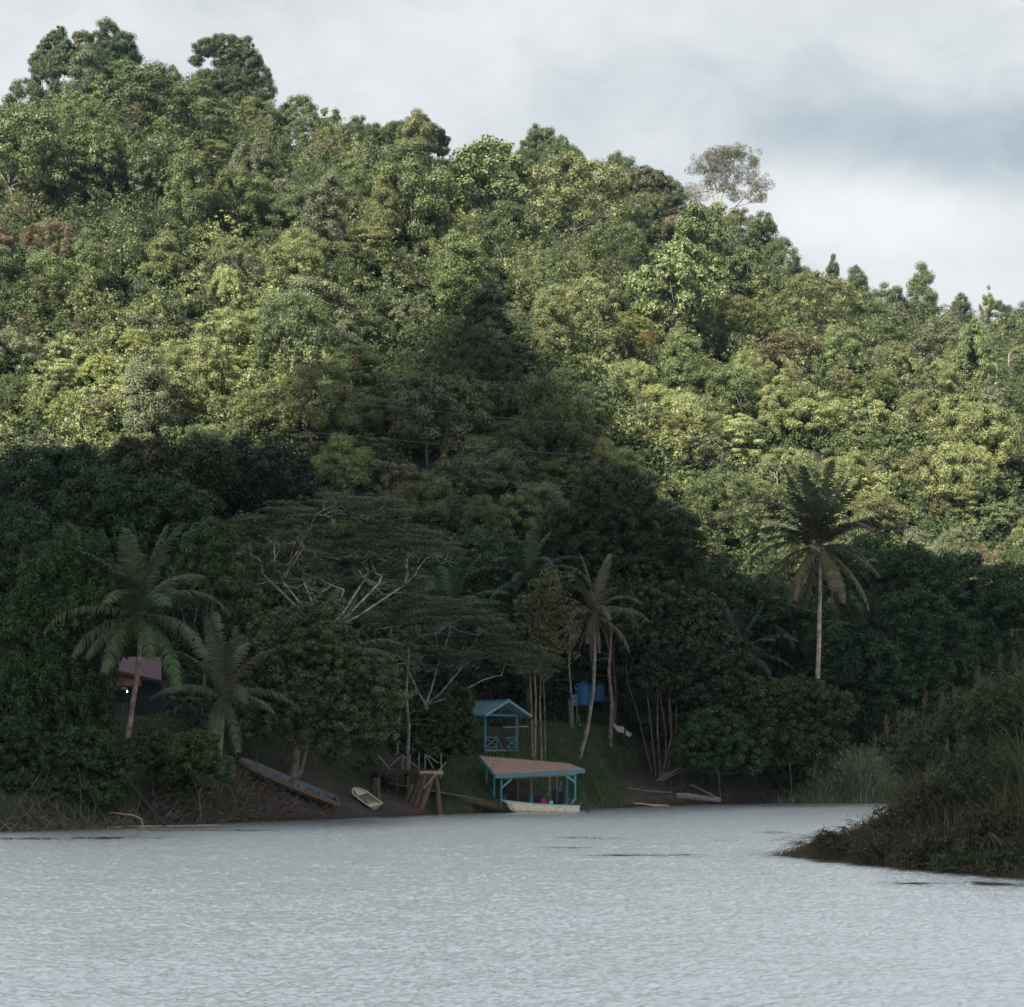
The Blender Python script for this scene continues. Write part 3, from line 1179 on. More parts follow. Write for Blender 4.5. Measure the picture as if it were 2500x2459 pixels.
# low scrub and saplings between the trees: nobody could count it
def undergrowth():
    rs = np.random.RandomState(5)
    Vs = []
    n = 4900
    Y = rs.uniform(196, 400, n)
    px = rs.uniform(-260, 2800, n)
    X = (px - 1250) / F * Y
    Z = ground(X, Y)
    for i in range(n):
        r = rs.uniform(1.2, 3.0)
        c = np.array([X[i], Y[i], Z[i]])
        LC, LD = lobes_on(rs, 7, c, (r * .8, r * .8, r * 1.1), 0.0)
        lr = np.full(len(LC), r * .5)
        Vs.append(crown_leaves(rs, LC, LD, lr, int(26 * r), .38))
    V = np.concatenate(Vs)
    me = npmesh('undergrowth', V, quads(len(V)))
    link('undergrowth', me, MAT['leaves'], color=(0.060, 0.082, 0.030), label='dense scrub and saplings filling gaps between hillside trees', cat='undergrowth', kind='stuff')


undergrowth()


# ------------------------------------------------------------------ trees of the shaded river flat
def blob_tree(name, label, Y, base, blobs, leaf, color, trunk=None, group=None, cat='tree', lobe=.55, per=110, flat=.8, asp=.55, seed=1,
              bark=(0.11, 0.09, 0.075), thick=.16, limbs=8, mat='leaves', dens=1.0, droop=False, stems=None, zmin=-.8, jitter=.2, inner=0.6, core=True, flowers=0, top_only=False):
    """a tree whose crown is a cluster of leafy masses; blobs = (px, py, rx_px, ry_px[, dy])"""
    rs = np.random.RandomState(seed)
    bx = (base[0] - 1250) / F * Y
    root = thing(name, (bx, Y, gz(bx, Y)), label, cat, group)
    Vs, allc = [], []
    FL = []
    for b in blobs:
        px, py, rx, ry = b[:4]
        y = Y + (b[4] if len(b) > 4 else 0)
        c = at(px, py, y)
        rX, rZ = rx / F * y, ry / F * y
        r = (rX, rX * .85, rZ)
        n = int(max(10, 13 * dens * (rX * rZ + rX * rX) / (lobe * lobe) / 6.0))
        LC, LD = lobes_on(rs, n, c, r, zmin, jitter)
        lr = lobe * rs.uniform(.6, 1.35, len(LC))
        V = crown_leaves(rs, LC, LD, lr, per, leaf, flat=flat, asp=asp, droop=droop, core=core)
        V = cull_inside(V, c, r, inner)
        Vs.append(V)
        allc += list(LC)
        if flowers:
            m = LD[:, 2] > .45
            pts = LC[m] + LD[m] * lr[m][:, None]
            pts = pts[rs.uniform(size=len(pts)) < .6]
            pts = np.repeat(pts, 4, 0) + rs.normal(size=(len(pts) * 4, 3)) * .22
            FL.append(leaf_quads(rs, pts, rs.normal(size=pts.shape) + [0, -1, .6], .13, .9))
    V = np.concatenate(Vs)
    V = V - np.tile(np.array(root.location), (len(V), 1))
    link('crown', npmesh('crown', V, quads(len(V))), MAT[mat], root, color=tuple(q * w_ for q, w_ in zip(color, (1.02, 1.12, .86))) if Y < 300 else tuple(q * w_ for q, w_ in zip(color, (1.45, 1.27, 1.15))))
    mb = MB()
    B = Vector(root.location) + Vector((0, 0, -.4))
    if stems:
        for st in stems:
            P = [at(px, py, Y + (dy[0] if dy else 0)) for px, py, *dy in st[0]]
            g0 = gz(P[0].x, P[0].y) - .2
            if P[0].z > g0 and st is not stems[-1] or len(stems) == 1 or Y < 300 and P[0].z > g0 and P[0].z < g0 + 2.5:
                P = [Vector((P[0].x, P[0].y, g0))] + P
            n = len(P)
            mb.tube(P, [st[1] * (1 - .6 * k / max(1, n - 1)) for k in range(n)], 7)
            for k in rs.choice(len(allc), min(3, len(allc)), replace=False):
                mb.tube([P[-1], P[-1].lerp(Vector(allc[k]), .5) + Vector((0, 0, -.2)), Vector(allc[k])], [st[1] * .35, st[1] * .22, .03], 5, cap=False)
    else:
        tips = [allc[k] for k in rs.choice(len(allc), min(limbs, len(allc)), replace=False)]
        zt = min(t[2] for t in tips)
        limb_paths(rs, B, tips, max(1.5, (np.mean([t[2] for t in tips]) - B.z) * .5), thick, mb, .35)
    mb.build('trunk', MAT['bark'], root, color=bark)
    if flowers:
        fv = np.concatenate(FL) - np.array(root.location)
        link('blossoms', npmesh('blossoms', fv, quads(len(fv))), MAT['flower_white'], root)
    return root


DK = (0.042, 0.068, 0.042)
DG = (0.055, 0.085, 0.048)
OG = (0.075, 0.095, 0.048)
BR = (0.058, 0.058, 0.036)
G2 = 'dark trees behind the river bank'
# far row, left
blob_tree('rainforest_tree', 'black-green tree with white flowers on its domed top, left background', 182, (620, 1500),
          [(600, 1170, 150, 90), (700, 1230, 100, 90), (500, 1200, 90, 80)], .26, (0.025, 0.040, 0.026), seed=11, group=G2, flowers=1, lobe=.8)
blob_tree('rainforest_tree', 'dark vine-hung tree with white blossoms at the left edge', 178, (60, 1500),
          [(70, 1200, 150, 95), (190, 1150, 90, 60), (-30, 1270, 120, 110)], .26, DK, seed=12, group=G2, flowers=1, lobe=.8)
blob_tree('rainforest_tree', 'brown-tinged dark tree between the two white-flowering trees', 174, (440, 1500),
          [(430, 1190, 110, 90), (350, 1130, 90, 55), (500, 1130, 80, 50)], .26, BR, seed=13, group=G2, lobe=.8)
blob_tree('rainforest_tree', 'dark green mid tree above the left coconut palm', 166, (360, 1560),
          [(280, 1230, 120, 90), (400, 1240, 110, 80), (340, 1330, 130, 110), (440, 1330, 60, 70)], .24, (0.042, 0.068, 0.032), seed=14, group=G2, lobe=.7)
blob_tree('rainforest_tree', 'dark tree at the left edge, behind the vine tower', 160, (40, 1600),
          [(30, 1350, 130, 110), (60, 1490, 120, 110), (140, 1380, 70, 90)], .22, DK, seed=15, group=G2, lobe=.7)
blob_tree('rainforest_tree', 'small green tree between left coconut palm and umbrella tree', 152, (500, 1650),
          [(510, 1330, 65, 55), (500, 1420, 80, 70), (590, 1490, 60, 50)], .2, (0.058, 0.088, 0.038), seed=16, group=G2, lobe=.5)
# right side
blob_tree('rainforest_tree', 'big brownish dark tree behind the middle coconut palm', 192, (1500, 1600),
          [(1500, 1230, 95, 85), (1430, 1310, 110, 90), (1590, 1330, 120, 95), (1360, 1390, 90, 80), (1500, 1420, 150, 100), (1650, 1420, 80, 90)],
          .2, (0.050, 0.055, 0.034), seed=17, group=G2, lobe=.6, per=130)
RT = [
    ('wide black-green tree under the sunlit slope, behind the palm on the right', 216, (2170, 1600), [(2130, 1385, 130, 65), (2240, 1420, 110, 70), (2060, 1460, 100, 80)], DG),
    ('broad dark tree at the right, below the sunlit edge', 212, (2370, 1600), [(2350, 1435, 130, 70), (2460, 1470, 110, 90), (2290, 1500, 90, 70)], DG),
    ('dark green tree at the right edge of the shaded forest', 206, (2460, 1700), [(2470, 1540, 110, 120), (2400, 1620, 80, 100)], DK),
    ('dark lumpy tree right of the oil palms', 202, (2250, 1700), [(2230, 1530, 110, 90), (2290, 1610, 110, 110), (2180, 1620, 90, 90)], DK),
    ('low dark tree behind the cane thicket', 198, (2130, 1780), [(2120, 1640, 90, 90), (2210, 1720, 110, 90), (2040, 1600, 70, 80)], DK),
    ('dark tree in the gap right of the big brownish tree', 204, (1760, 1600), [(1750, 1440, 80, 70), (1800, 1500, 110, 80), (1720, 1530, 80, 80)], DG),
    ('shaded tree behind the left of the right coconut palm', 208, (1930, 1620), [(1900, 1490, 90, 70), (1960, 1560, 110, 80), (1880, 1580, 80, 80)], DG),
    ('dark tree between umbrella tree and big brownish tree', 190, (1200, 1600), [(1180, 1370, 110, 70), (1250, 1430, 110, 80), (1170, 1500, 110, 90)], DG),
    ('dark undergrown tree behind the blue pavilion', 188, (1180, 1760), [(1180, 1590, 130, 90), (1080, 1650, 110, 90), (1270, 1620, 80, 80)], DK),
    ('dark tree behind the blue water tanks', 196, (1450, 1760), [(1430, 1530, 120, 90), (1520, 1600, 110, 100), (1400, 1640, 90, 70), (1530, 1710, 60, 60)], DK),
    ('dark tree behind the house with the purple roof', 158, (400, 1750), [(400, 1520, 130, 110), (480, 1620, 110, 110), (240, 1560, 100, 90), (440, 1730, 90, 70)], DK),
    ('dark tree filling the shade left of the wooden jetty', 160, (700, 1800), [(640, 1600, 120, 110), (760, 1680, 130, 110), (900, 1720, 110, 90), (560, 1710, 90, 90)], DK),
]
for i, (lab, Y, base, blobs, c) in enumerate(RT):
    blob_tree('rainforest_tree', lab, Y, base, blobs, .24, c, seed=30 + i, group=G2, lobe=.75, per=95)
# vine tower, left foreground
blob_tree('vine_covered_tree', 'tall tree smothered in hanging vines at the left bank', 127, (170, 1880),
          [(190, 1360, 75, 70), (130, 1440, 85, 85), (230, 1440, 65, 80), (90, 1560, 95, 110), (190, 1580, 95, 120), (120, 1700, 130, 110), (230, 1720, 60, 100),
           (50, 1770, 110, 110)],
          .15, (0.050, 0.080, 0.036), seed=51, lobe=.38, per=90, flat=1.6, asp=.6, droop=True, thick=.25)
for i, (lab, Y, base, blobs, c) in enumerate([
        ('leafy bush overhanging the bank at the left edge', 119, (60, 1950), [(40, 1830, 90, 70), (120, 1860, 80, 60), (20, 1900, 70, 50)], (0.036, 0.058, 0.028)),
        ('bright-leaved bush left of the leaning coconut trunk', 119, (220, 1930), [(200, 1840, 75, 60), (270, 1880, 60, 50), (150, 1900, 60, 45)], (0.044, 0.070, 0.032)),
        ('low bush trailing to the water at the far left', 117.5, (60, 1985), [(30, 1925, 80, 40), (95, 1940, 60, 30)], (0.040, 0.068, 0.030)),
        ('low bush trailing to the water left of the arched branch', 118.5, (200, 1975), [(175, 1925, 70, 38), (245, 1935, 55, 32)], (0.042, 0.072, 0.030)),
        ('small dark bush on the roots below the short palm', 124, (430, 1950), [(420, 1915, 50, 28), (470, 1925, 40, 22)], (0.040, 0.055, 0.028)),
        ('bush right of the leaning coconut trunk', 123, (380, 1900), [(370, 1830, 60, 48), (420, 1870, 55, 40)], (0.040, 0.066, 0.030)),
        ('light green bush under the short palm', 122, (490, 1900), [(470, 1840, 60, 50), (520, 1880, 45, 40), (500, 1810, 35, 30)], (0.060, 0.080, 0.036))]):
    blob_tree('bush', lab, Y, base, blobs, .13, c, seed=60 + i, group='bushes on the left bank', cat='bush', lobe=.32, per=80, thick=.05, limbs=5, asp=.7)
# dark broad-leaved tree with forked trunk
blob_tree('forked_tree', 'dark large-leaved tree with forked trunk on the muddy bank', 136.5, (710, 1960),
          [(740, 1530, 70, 50), (612, 1745, 50, 38), (955, 1705, 48, 32), (790, 1492, 48, 28), (625, 1590, 45, 30), (930, 1640, 45, 30), (680, 1580, 85, 60), (800, 1590, 75, 60), (870, 1650, 85, 60), (650, 1660, 75, 55), (750, 1680, 110, 70), (840, 1730, 95, 60),
           (680, 1760, 80, 50), (900, 1770, 60, 45), (780, 1790, 80, 45)],
          .19, (0.088, 0.096, 0.055), seed=71, lobe=.42, per=80, asp=.5, flat=.7, mat='glossy_leaves', dens=1.1, inner=.35, jitter=.55,
          bark=(0.15, 0.115, 0.095),
          stems=[(((706, 1985), (712, 1930), (716, 1900), (722, 1860), (728, 1800), (745, 1700)), .42), (((716, 1915), (735, 1885), (748, 1830), (760, 1760)), .19)])
# trees in the middle
blob_tree('yellow_leaved_tree', 'slim tree with yellow and orange leaves left of the middle palm', 166, (1312, 1830),
          [(1345, 1425, 45, 35), (1310, 1470, 50, 40), (1370, 1490, 45, 40), (1290, 1540, 50, 45), (1350, 1570, 55, 45), (1310, 1620, 50, 40)],
          .26, (0.095, 0.088, 0.040), seed=81, lobe=.42, per=30, jitter=.6, core=False, inner=.1, mat='glossy_leaves', asp=.6, bark=(0.2, 0.16, 0.12),
          stems=[(((1306, 1835), (1308, 1700), (1302, 1600), (1310, 1480)), .14), (((1322, 1838), (1318, 1720), (1322, 1600), (1345, 1450)), .10),
                 (((1300, 1820), (1297, 1700), (1290, 1600)), .12), (((1331, 1830), (1330, 1740), (1326, 1640)), .06)])
blob_tree('multi_stemmed_tree', 'dark tree with a sheaf of slender stems above the mud beach', 188, (1600, 1880),
          [(1600, 1470, 80, 50), (1690, 1500, 80, 55), (1560, 1540, 70, 60), (1660, 1570, 100, 60), (1750, 1600, 80, 60), (1620, 1640, 60, 50), (1720, 1670, 90, 60), (1790, 1700, 70, 60)],
          .24, (0.050, 0.068, 0.042), seed=82, lobe=.45, per=60, mat='glossy_leaves', bark=(0.14, 0.10, 0.085),
          stems=[(((1600, 1880), (1592, 1800), (1580, 1690), (1572, 1600)), .10), (((1612, 1882), (1605, 1780), (1606, 1700), (1602, 1560)), .15),
                 (((1624, 1880), (1626, 1790), (1612, 1700), (1608, 1600)), .10), (((1618, 1886), (1640, 1800), (1634, 1700), (1640, 1580)), .20),
                 (((1590, 1878), (1570, 1800), (1556, 1740), (1530, 1660)), .08), (((1632, 1872), (1650, 1790), (1652, 1690)), .12)])
blob_tree('bush', 'wide bush with scattered yellow leaves right of the beach', 186, (1930, 1900),
          [(1870, 1710, 75, 50), (1960, 1700, 80, 45), (2020, 1730, 60, 50), (1900, 1790, 100, 65), (1990, 1810, 70, 55), (1820, 1800, 60, 60)],
          .22, (0.062, 0.072, 0.036), seed=83, lobe=.45, per=70, cat='bush', thick=.08)
blob_tree('bush', 'dark tangled bush right of the slender stems', 184, (1760, 1900),
          [(1750, 1790, 80, 60), (1700, 1830, 60, 45), (1800, 1850, 70, 45)], .2, DG, seed=84, lobe=.45, per=75, cat='bush', thick=.08)
blob_tree('bush', 'green bush hiding the left side of the blue pavilion', 161, (1110, 1880),
          [(1110, 1780, 60, 50), (1080, 1840, 70, 40), (1120, 1710, 35, 30), (1040, 1790, 60, 60)], .17, (0.045, 0.062, 0.032), seed=85, lobe=.35, per=80, cat='bush', thick=.06)
for i, (px, y0, y1, Y, lab) in enumerate([(1490, 1800, 1560, 187, 'bare grey trunk right of the leaning middle palm'),
                                          (1392, 1800, 1540, 184, 'slim leaning trunk behind the pale pipe bundle'),
                                          (995, 1850, 1620, 150, 'thin trunk with dead side twigs behind the jetty')]):
    P = [at(px, y0 + 12, Y), at(px + 4, (y0 * 2 + y1) / 3, Y), at(px - 3, (y0 + 2 * y1) / 3, Y), at(px + 4, y1 - 40, Y)]
    rs = np.random.RandomState(90 + i)
    bx = P[0].x
    root = thing('slender_tree', (bx, Y, gz(bx, Y) - .1), lab, 'tree')
    mb = MB().tube([Vector((P[0].x, Y, root.location.z))] + P, [.22, .2, .18, .16, .10] if i == 0 else [.13, .12, .11, .09, .06], 8)
    for k in range(12 if i == 2 else 5):
        t = rs.uniform(.25, .95)
        a = P[0].lerp(P[-1], t)
        e = a + Vector((rs.choice((-1, 1)) * rs.uniform(.8, 2.4), rs.uniform(-.8, .8), rs.uniform(-.3, .5)))
        mb.tube([a, a.lerp(e, .5) + Vector((0, 0, .1)), e], [.03, .02, .008], 4, cap=False)
    mb.build('trunk', MAT['bark'], root, color=(0.17, 0.14, 0.12))
    LC = np.array([P[-1] + Vector(rs.normal(size=3)) * .9 for _ in range(10)])
    V = crown_leaves(rs, LC, unit(rs.normal(size=LC.shape) + [0, 0, 1]), np.full(10, .5), 55, .22)
    link('crown', npmesh('crown', V - np.array(root.location), quads(len(V))), MAT['leaves'], root, color=DG)


# emergent trees of the crest with their own outlines
CR = [
    ('tallest tree of the summit with dark rounded head', (275, 230), [(262, 74, 26, 22), (236, 96, 24, 20), (300, 108, 34, 26), (268, 128, 42, 30), (318, 142, 26, 20), (250, 160, 50, 30)], (0.045, 0.072, 0.038), .62),
    ('tall spire-topped tree at the left end of the summit', (140, 250), [(146, 84, 11, 16), (133, 100, 18, 20), (155, 118, 24, 22), (112, 130, 22, 24), (98, 158, 26, 28), (140, 160, 40, 30)], (0.062, 0.092, 0.046), .5),
    ('narrow grey-green tree between two taller summit trees', (196, 230), [(194, 92, 15, 14), (204, 112, 22, 20), (186, 135, 26, 22)], (0.085, 0.100, 0.060), .48),
    ('large airy dark tree on the knoll, reaching left over the dip', (600, 330), [(505, 116, 32, 18), (545, 108, 32, 20), (592, 112, 28, 20), (478, 150, 18, 10), (560, 146, 34, 22), (606, 150, 32, 28), (632, 186, 28, 30), (646, 226, 22, 26), (590, 200, 44, 40), (545, 205, 40, 34), (505, 200, 34, 28), (610, 250, 44, 34), (560, 255, 50, 34)], (0.048, 0.075, 0.040), .55),
    ('pointed tree standing highest left of the saddle', (1022, 420), [(1026, 294, 18, 16), (1000, 312, 28, 18), (1046, 330, 28, 22), (1018, 352, 44, 28), (960, 330, 40, 24), (920, 335, 40, 22)], (0.058, 0.088, 0.042), .55),
    ('thin tree leaning out over the saddle in the crest', (1080, 410), [(1076, 328, 11, 12), (1084, 348, 13, 12), (1076, 368, 14, 12)], (0.045, 0.070, 0.038), .4),
    ('wide round tree left of the central pointed tree', (1190, 470), [(1182, 368, 34, 18), (1215, 386, 40, 28), (1160, 402, 36, 26), (1200, 430, 50, 30)], (0.068, 0.100, 0.046), .58),
    ('vine-draped pointed tree above the middle of the slope', (1315, 500), [(1312, 322, 14, 14), (1326, 340, 30, 20), (1288, 364, 26, 22), (1352, 374, 36, 26), (1318, 404, 52, 34), (1385, 405, 30, 26), (1350, 450, 60, 34)], (0.066, 0.098, 0.046), .55),
    ('big dome-shaped grey-green tree on the crest', (1570, 640), [(1570, 448, 56, 34), (1618, 474, 40, 36), (1524, 478, 38, 36), (1572, 510, 66, 44), (1630, 520, 30, 30)], (0.078, 0.092, 0.056), .5),
]
for i, (lab, base, blobs, c, lobe) in enumerate(CR):
    blob_tree('crest_tree', lab, 384 if i == 8 else 396 + (i % 3), base, blobs, .20, c, seed=500 + i, group='emergent trees on the crest', lobe=lobe * 1.5, per=210, jitter=.3, thick=.3,
              dens=1.5, bark=(0.13, 0.11, 0.09))
blob_tree('crest_tree', 'lone tall airy grey tree standing clear on the crest right of the saddle', 397, (1765, 600),
          [(1738, 385, 36, 20), (1790, 372, 40, 18), (1828, 392, 30, 20), (1712, 418, 26, 18), (1760, 410, 36, 18), (1700, 470, 24, 20), (1735, 452, 22, 16), (1812, 430, 32, 16),
           (1856, 450, 26, 20), (1848, 484, 24, 16), (1770, 455, 26, 14), (1795, 478, 22, 12), (1690, 505, 18, 14)],
          .19, (0.085, 0.090, 0.062), seed=520, group='emergent trees on the crest', lobe=.95, per=200, core=False, jitter=.5, thick=.38, limbs=40, inner=.3, dens=1.1, bark=(0.28, 0.25, 0.21),
          stems=[(((1765, 600), (1752, 520), (1750, 470)), .42), (((1752, 520), (1735, 460), (1728, 410)), .26), (((1752, 510), (1775, 440), (1795, 390)), .26), (((1757, 540), (1710, 500), (1695, 470)), .2),
                 (((1760, 540), (1810, 490), (1850, 450)), .22), (((1780, 510), (1830, 495), (1850, 480)), .16), (((1728, 440), (1718, 420), (1735, 385)), .15)])


# ------------------------------------------------------------------ umbrella (rain) trees with pale branches
def umbrella_tree(name, label, Y, fork, subs, tiers, seed, leaf=.19, color=(0.105, 0.132, 0.070), bark=(0.50, 0.48, 0.44), lean=0, per=250, thick=.15):
    rs = np.random.RandomState(seed)
    fk = at(fork[0], fork[1], Y)
    root = thing(name, (fk.x, Y, gz(fk.x, Y)), label, 'tree')
    mb = MB()
    base = Vector(root.location) - Vector((0, 0, .4))
    mb.tube([base, base.lerp(fk, .5) + Vector((.3, 0, 0)), fk], [thick * 2.4, thick * 1.9, thick * 1.5], 9)
    tips, td = [], []
    forks = []
    for (fx, fy, fd) in subs:
        q = at(fx, fy, Y + fd)
        mb.tube([fk, fk.lerp(q, .4) + Vector((0, 0, -.3)), q], [thick * .8, thick * .68, thick * .55], 7, cap=False)
        forks.append(q)
    for (cx, cy, rx, ry, n) in tiers:
        c = at(cx, cy, Y)
        rX, rZ = rx / F * Y, ry / F * Y
        hubs = []
        k = max(3, n // 9)
        for i in range(k):
            a = 2 * math.pi * (i + rs.uniform(-.3, .3)) / k
            q = rs.uniform(.35, .6)
            hubs.append(c + Vector((math.cos(a) * rX * q, math.sin(a) * rX * .55 * q, rZ * (.35 - 1.1 * q * q))))
        for h in hubs:
            f0 = min(forks, key=lambda v: (v - h).length)
            m = f0.lerp(h, .5) + Vector((rs.normal() * .4, rs.normal() * .4, rs.normal() * .25 - .15))
            mb.tube([f0, f0.lerp(m, .6) + Vector((rs.normal() * .2, 0, .1)), m, m.lerp(h, .6) + Vector(rs.normal(size=3)) * .25, h], [thick * .5, thick * .4, thick * .34, thick * .28, thick * .2], 6, cap=False)
        for i in range(n):
            a = rs.uniform(0, 2 * math.pi)
            q = math.sqrt(rs.uniform(.05, 1))
            t = c + Vector((math.cos(a) * rX * q, math.sin(a) * rX * .6 * q, rZ * (.9 - 1.5 * q * q) + rs.normal() * .25))
            h = min(hubs, key=lambda v: (v - t).length + rs.uniform(0, 1.2))
            d = t - h
            m1 = h + d * .35 + Vector((rs.normal() * .25, rs.normal() * .25, -.12 * d.length + rs.normal() * .15))
            m2 = h + d * .7 + Vector((rs.normal() * .2, rs.normal() * .2, rs.normal() * .12))
            mb.tube([h, m1, m2, t], [thick * .2, thick * .15, thick * .1, .02], 5, cap=False)
            tips.append(t)
            td.append((0, 0, 1))
            for _ in range(3):
                s0 = m1.lerp(m2, rs.uniform(0, 1))
                e = s0 + Vector((d.x * .4 + rs.normal() * .7, d.y * .4 + rs.normal() * .7, rs.uniform(.1, .9)))
                mb.tube([s0, s0.lerp(e, .5) + Vector((0, 0, -.05)), e], [thick * .09, thick * .06, .012], 4, cap=False)
                tips.append(e + Vector((0, 0, .1)))
                td.append((0, 0, 1))
    mb.build('trunk', MAT['bark'], root, color=bark)
    LC = np.array([tuple(t) for t in tips])
    LC = LC + [0, .15, .32]
    lr = rs.uniform(.6, 1.25, len(LC))
    V = crown_leaves(rs, LC, unit(np.array(td, float)), lr, per, leaf, core=False, flat=.24, asp=.35, up=1.3, rnd=.4)
    link('crown', npmesh('crown', V - np.array(root.location), quads(len(V))), MAT['leaves'], root, color=color)
    return root


umbrella_tree('umbrella_tree', 'wide flat-topped tree showing pale bare branches, left of centre', 168, (800, 1540), [(690, 1420, 0), (745, 1430, 2), (840, 1440, -1), (900, 1400, 1), (925, 1425, -2), (985, 1430, 0), (640, 1400, 1)],
              [(700, 1330, 175, 85, 60), (960, 1350, 170, 80, 56), (830, 1260, 150, 40, 26), (800, 1420, 230, 50, 30)], 41)
umbrella_tree('umbrella_tree', 'lower spreading tree with dead white limbs above the blue pavilion', 163, (1040, 1720), [(990, 1620, 0), (1075, 1600, 1), (1120, 1640, -1), (1180, 1660, 0)],
              [(1060, 1530, 190, 60, 46), (1180, 1620, 160, 55, 34), (960, 1620, 130, 50, 26)], 42, color=(0.095, 0.112, 0.068), thick=.12, bark=(0.30, 0.28, 0.25))


# ------------------------------------------------------------------ palms
def frond_geo(org, az, el, L, droop, width, n=46, rs=None, hang=.35, twist=0.0):
    """returns (rachis points, leaflet vertices as quads)"""
    org = np.array(org, float)
    pts, dirs = [org], []
    seg = 16
    for i in range(seg):
        s = i / seg
        e = el - droop * s ** 1.25
        d = np.array([math.cos(az) * math.cos(e), math.sin(az) * math.cos(e), math.sin(e)])
        dirs.append(d)
        pts.append(pts[-1] + d * L / seg)
    P = np.array(pts)
    D = np.array(dirs + [dirs[-1]])
    s = np.linspace(.10, .99, n)
    f = s * seg
    i0 = np.minimum(f.astype(int), seg - 1)
    w = (f - i0)[:, None]
    C = P[i0] * (1 - w) + P[i0 + 1] * w
    T = unit(D[i0] * (1 - w) + D[i0 + 1] * w)
    side = np.array([-math.sin(az), math.cos(az), 0.0])
    upv = unit(np.cross(T, np.tile(side, (n, 1))) * -1)
    out = []
    ll = width * np.sin(math.pi * (.10 + .86 * s)) ** .55
    for sg in (-1, 1):
        dd = unit(side * sg * .85 + T * .55 + upv * (.18 + twist * sg) + rs.normal(size=(n, 3)) * .10)
        l = (ll * rs.uniform(.85, 1.1, n))[:, None]
        down = np.array([0, 0, -1.0])
        m = C + dd * l * .5
        d2 = unit(dd + down * hang * 1.6)
        e = m + d2 * l * .5
        wv = T * .075 * max(1.0, L / 5)
        out.append(np.stack([C - wv * .5, C + wv * .5, m + wv * .6, m - wv * .6], 1))
        out.append(np.stack([m - wv * .6, m + wv * .6, e + wv * .12, e - wv * .12], 1))
    keep = np.tile(rs.uniform(size=n) > .08, 4)
    return P, np.concatenate(out)[keep].reshape(-1, 3)


def palm(name, label, Y, trunk, L, fronds, seed, r0=.16, color=(0.068, 0.092, 0.050), dead=0, nuts=0, cat='palm tree', group=None, bark=(0.21, 0.18, 0.155),
         width=.75, n=46, tipc=None):
    """trunk: [(px, py[, dy])...] bottom to top; fronds: (azimuth deg, elevation deg, length factor, droop deg)"""
    rs = np.random.RandomState(seed)
    P = [at(p[0], p[1], Y + (p[2] if len(p) > 2 else 0)) for p in trunk]
    b = P[0]
    g = gz(b.x, b.y)
    root = thing(name, (b.x, b.y, min(g, b.z)), label, cat, group)
    k = len(P)
    # finer, slightly wobbling trunk
    Q, rad = [], []
    if g < b.z:
        Q.append(Vector((b.x, b.y, g - .2)))
        rad.append(r0 * 1.5)
    for i in range(k - 1):
        for j in range(4):
            Q.append(P[i].lerp(P[i + 1], j / 4) + Vector(rs.normal(size=3)) * .012)
            rad.append(r0 * (1.25 - .45 * (i + j / 4) / (k - 1)))
    Q.append(P[-1])
    rad.append(r0 * .8)
    MB().tube(Q, rad, 9).build('trunk', MAT['bark'], root, color=bark, smooth_=True)
    top = P[-1]
    ro = np.array(root.location)
    for az, el, lf, dr in fronds:
        az, el, dr = R(az + rs.uniform(-16, 16)), R(el + rs.uniform(-8, 8)), R(dr * rs.uniform(.8, 1.25))
        lf = lf * rs.uniform(.86, 1.1)
        o = top + Vector((math.cos(az) * .1, math.sin(az) * .1, rs.uniform(-.15, .2)))
        rp, lv = frond_geo(o, az, el, L * lf, dr, width, n, rs, hang=.8 if el < .6 else .25, twist=rs.uniform(-.15, .15))
        mb = MB().tube([tuple(q) for q in rp], [.045 * (1 - .8 * i / 16) for i in range(17)], 4, cap=False)
        nb = len(mb.V)
        V = np.concatenate([np.array([tuple(v) for v in mb.V]), lv]) - ro
        Qd = np.concatenate([np.array(mb.Fc), np.arange(len(lv)).reshape(-1, 4) + nb])
        c = tuple(color[i] * rs.uniform(.85, 1.2) for i in range(3))
        if el < -.35 and tipc:
            c = tipc
        link('frond', npmesh('frond', V, Qd), MAT['leaves'], root, color=c)
    for i in range(dead):
        az = 2 * math.pi * i / max(dead, 1) + rs.uniform(-.5, .5)
        rp, lv = frond_geo(top + Vector((0, 0, -.2)), az, R(-50), L * rs.uniform(.6, .85), R(42), width * .45, n, rs, hang=.9)
        mb = MB().tube([tuple(q) for q in rp], [.04 * (1 - .8 * i2 / 16) for i2 in range(17)], 4, cap=False)
        nb = len(mb.V)
        V = np.concatenate([np.array([tuple(v) for v in mb.V]), lv]) - ro
        Qd = np.concatenate([np.array(mb.Fc), np.arange(len(lv)).reshape(-1, 4) + nb])
        link('frond', npmesh('frond', V, Qd), MAT['leaves'], root, color=(0.105, 0.062, 0.048), label='dead brown frond hanging beside the trunk')
    for i in range(nuts):
        a = rs.uniform(0, 6.28)
        c = top + Vector((math.cos(a) * .32, math.sin(a) * .32 - .1, -.25 - rs.uniform(0, .9)))
        me = bpy.data.meshes.get('coconut_mesh')
        if me is None:
            import bmesh
            bm = bmesh.new()
            bmesh.ops.create_icosphere(bm, subdivisions=2, radius=.13)
            for v in bm.verts:
                v.co.z *= 1.2
            me = bpy.data.meshes.new('coconut_mesh')
            bm.to_mesh(me)
            bm.free()
            me.materials.append(MAT['coconut'])
        link('coconut', me, None, root, loc=c - Vector(root.location))
    return root


def ring(n, el, lf, dr, off=0, je=8):
    return [(off + 360 * i / n, el + PR.uniform(-je, je), lf * PR.uniform(.9, 1.08), dr * PR.uniform(.8, 1.15)) for i in range(n)]


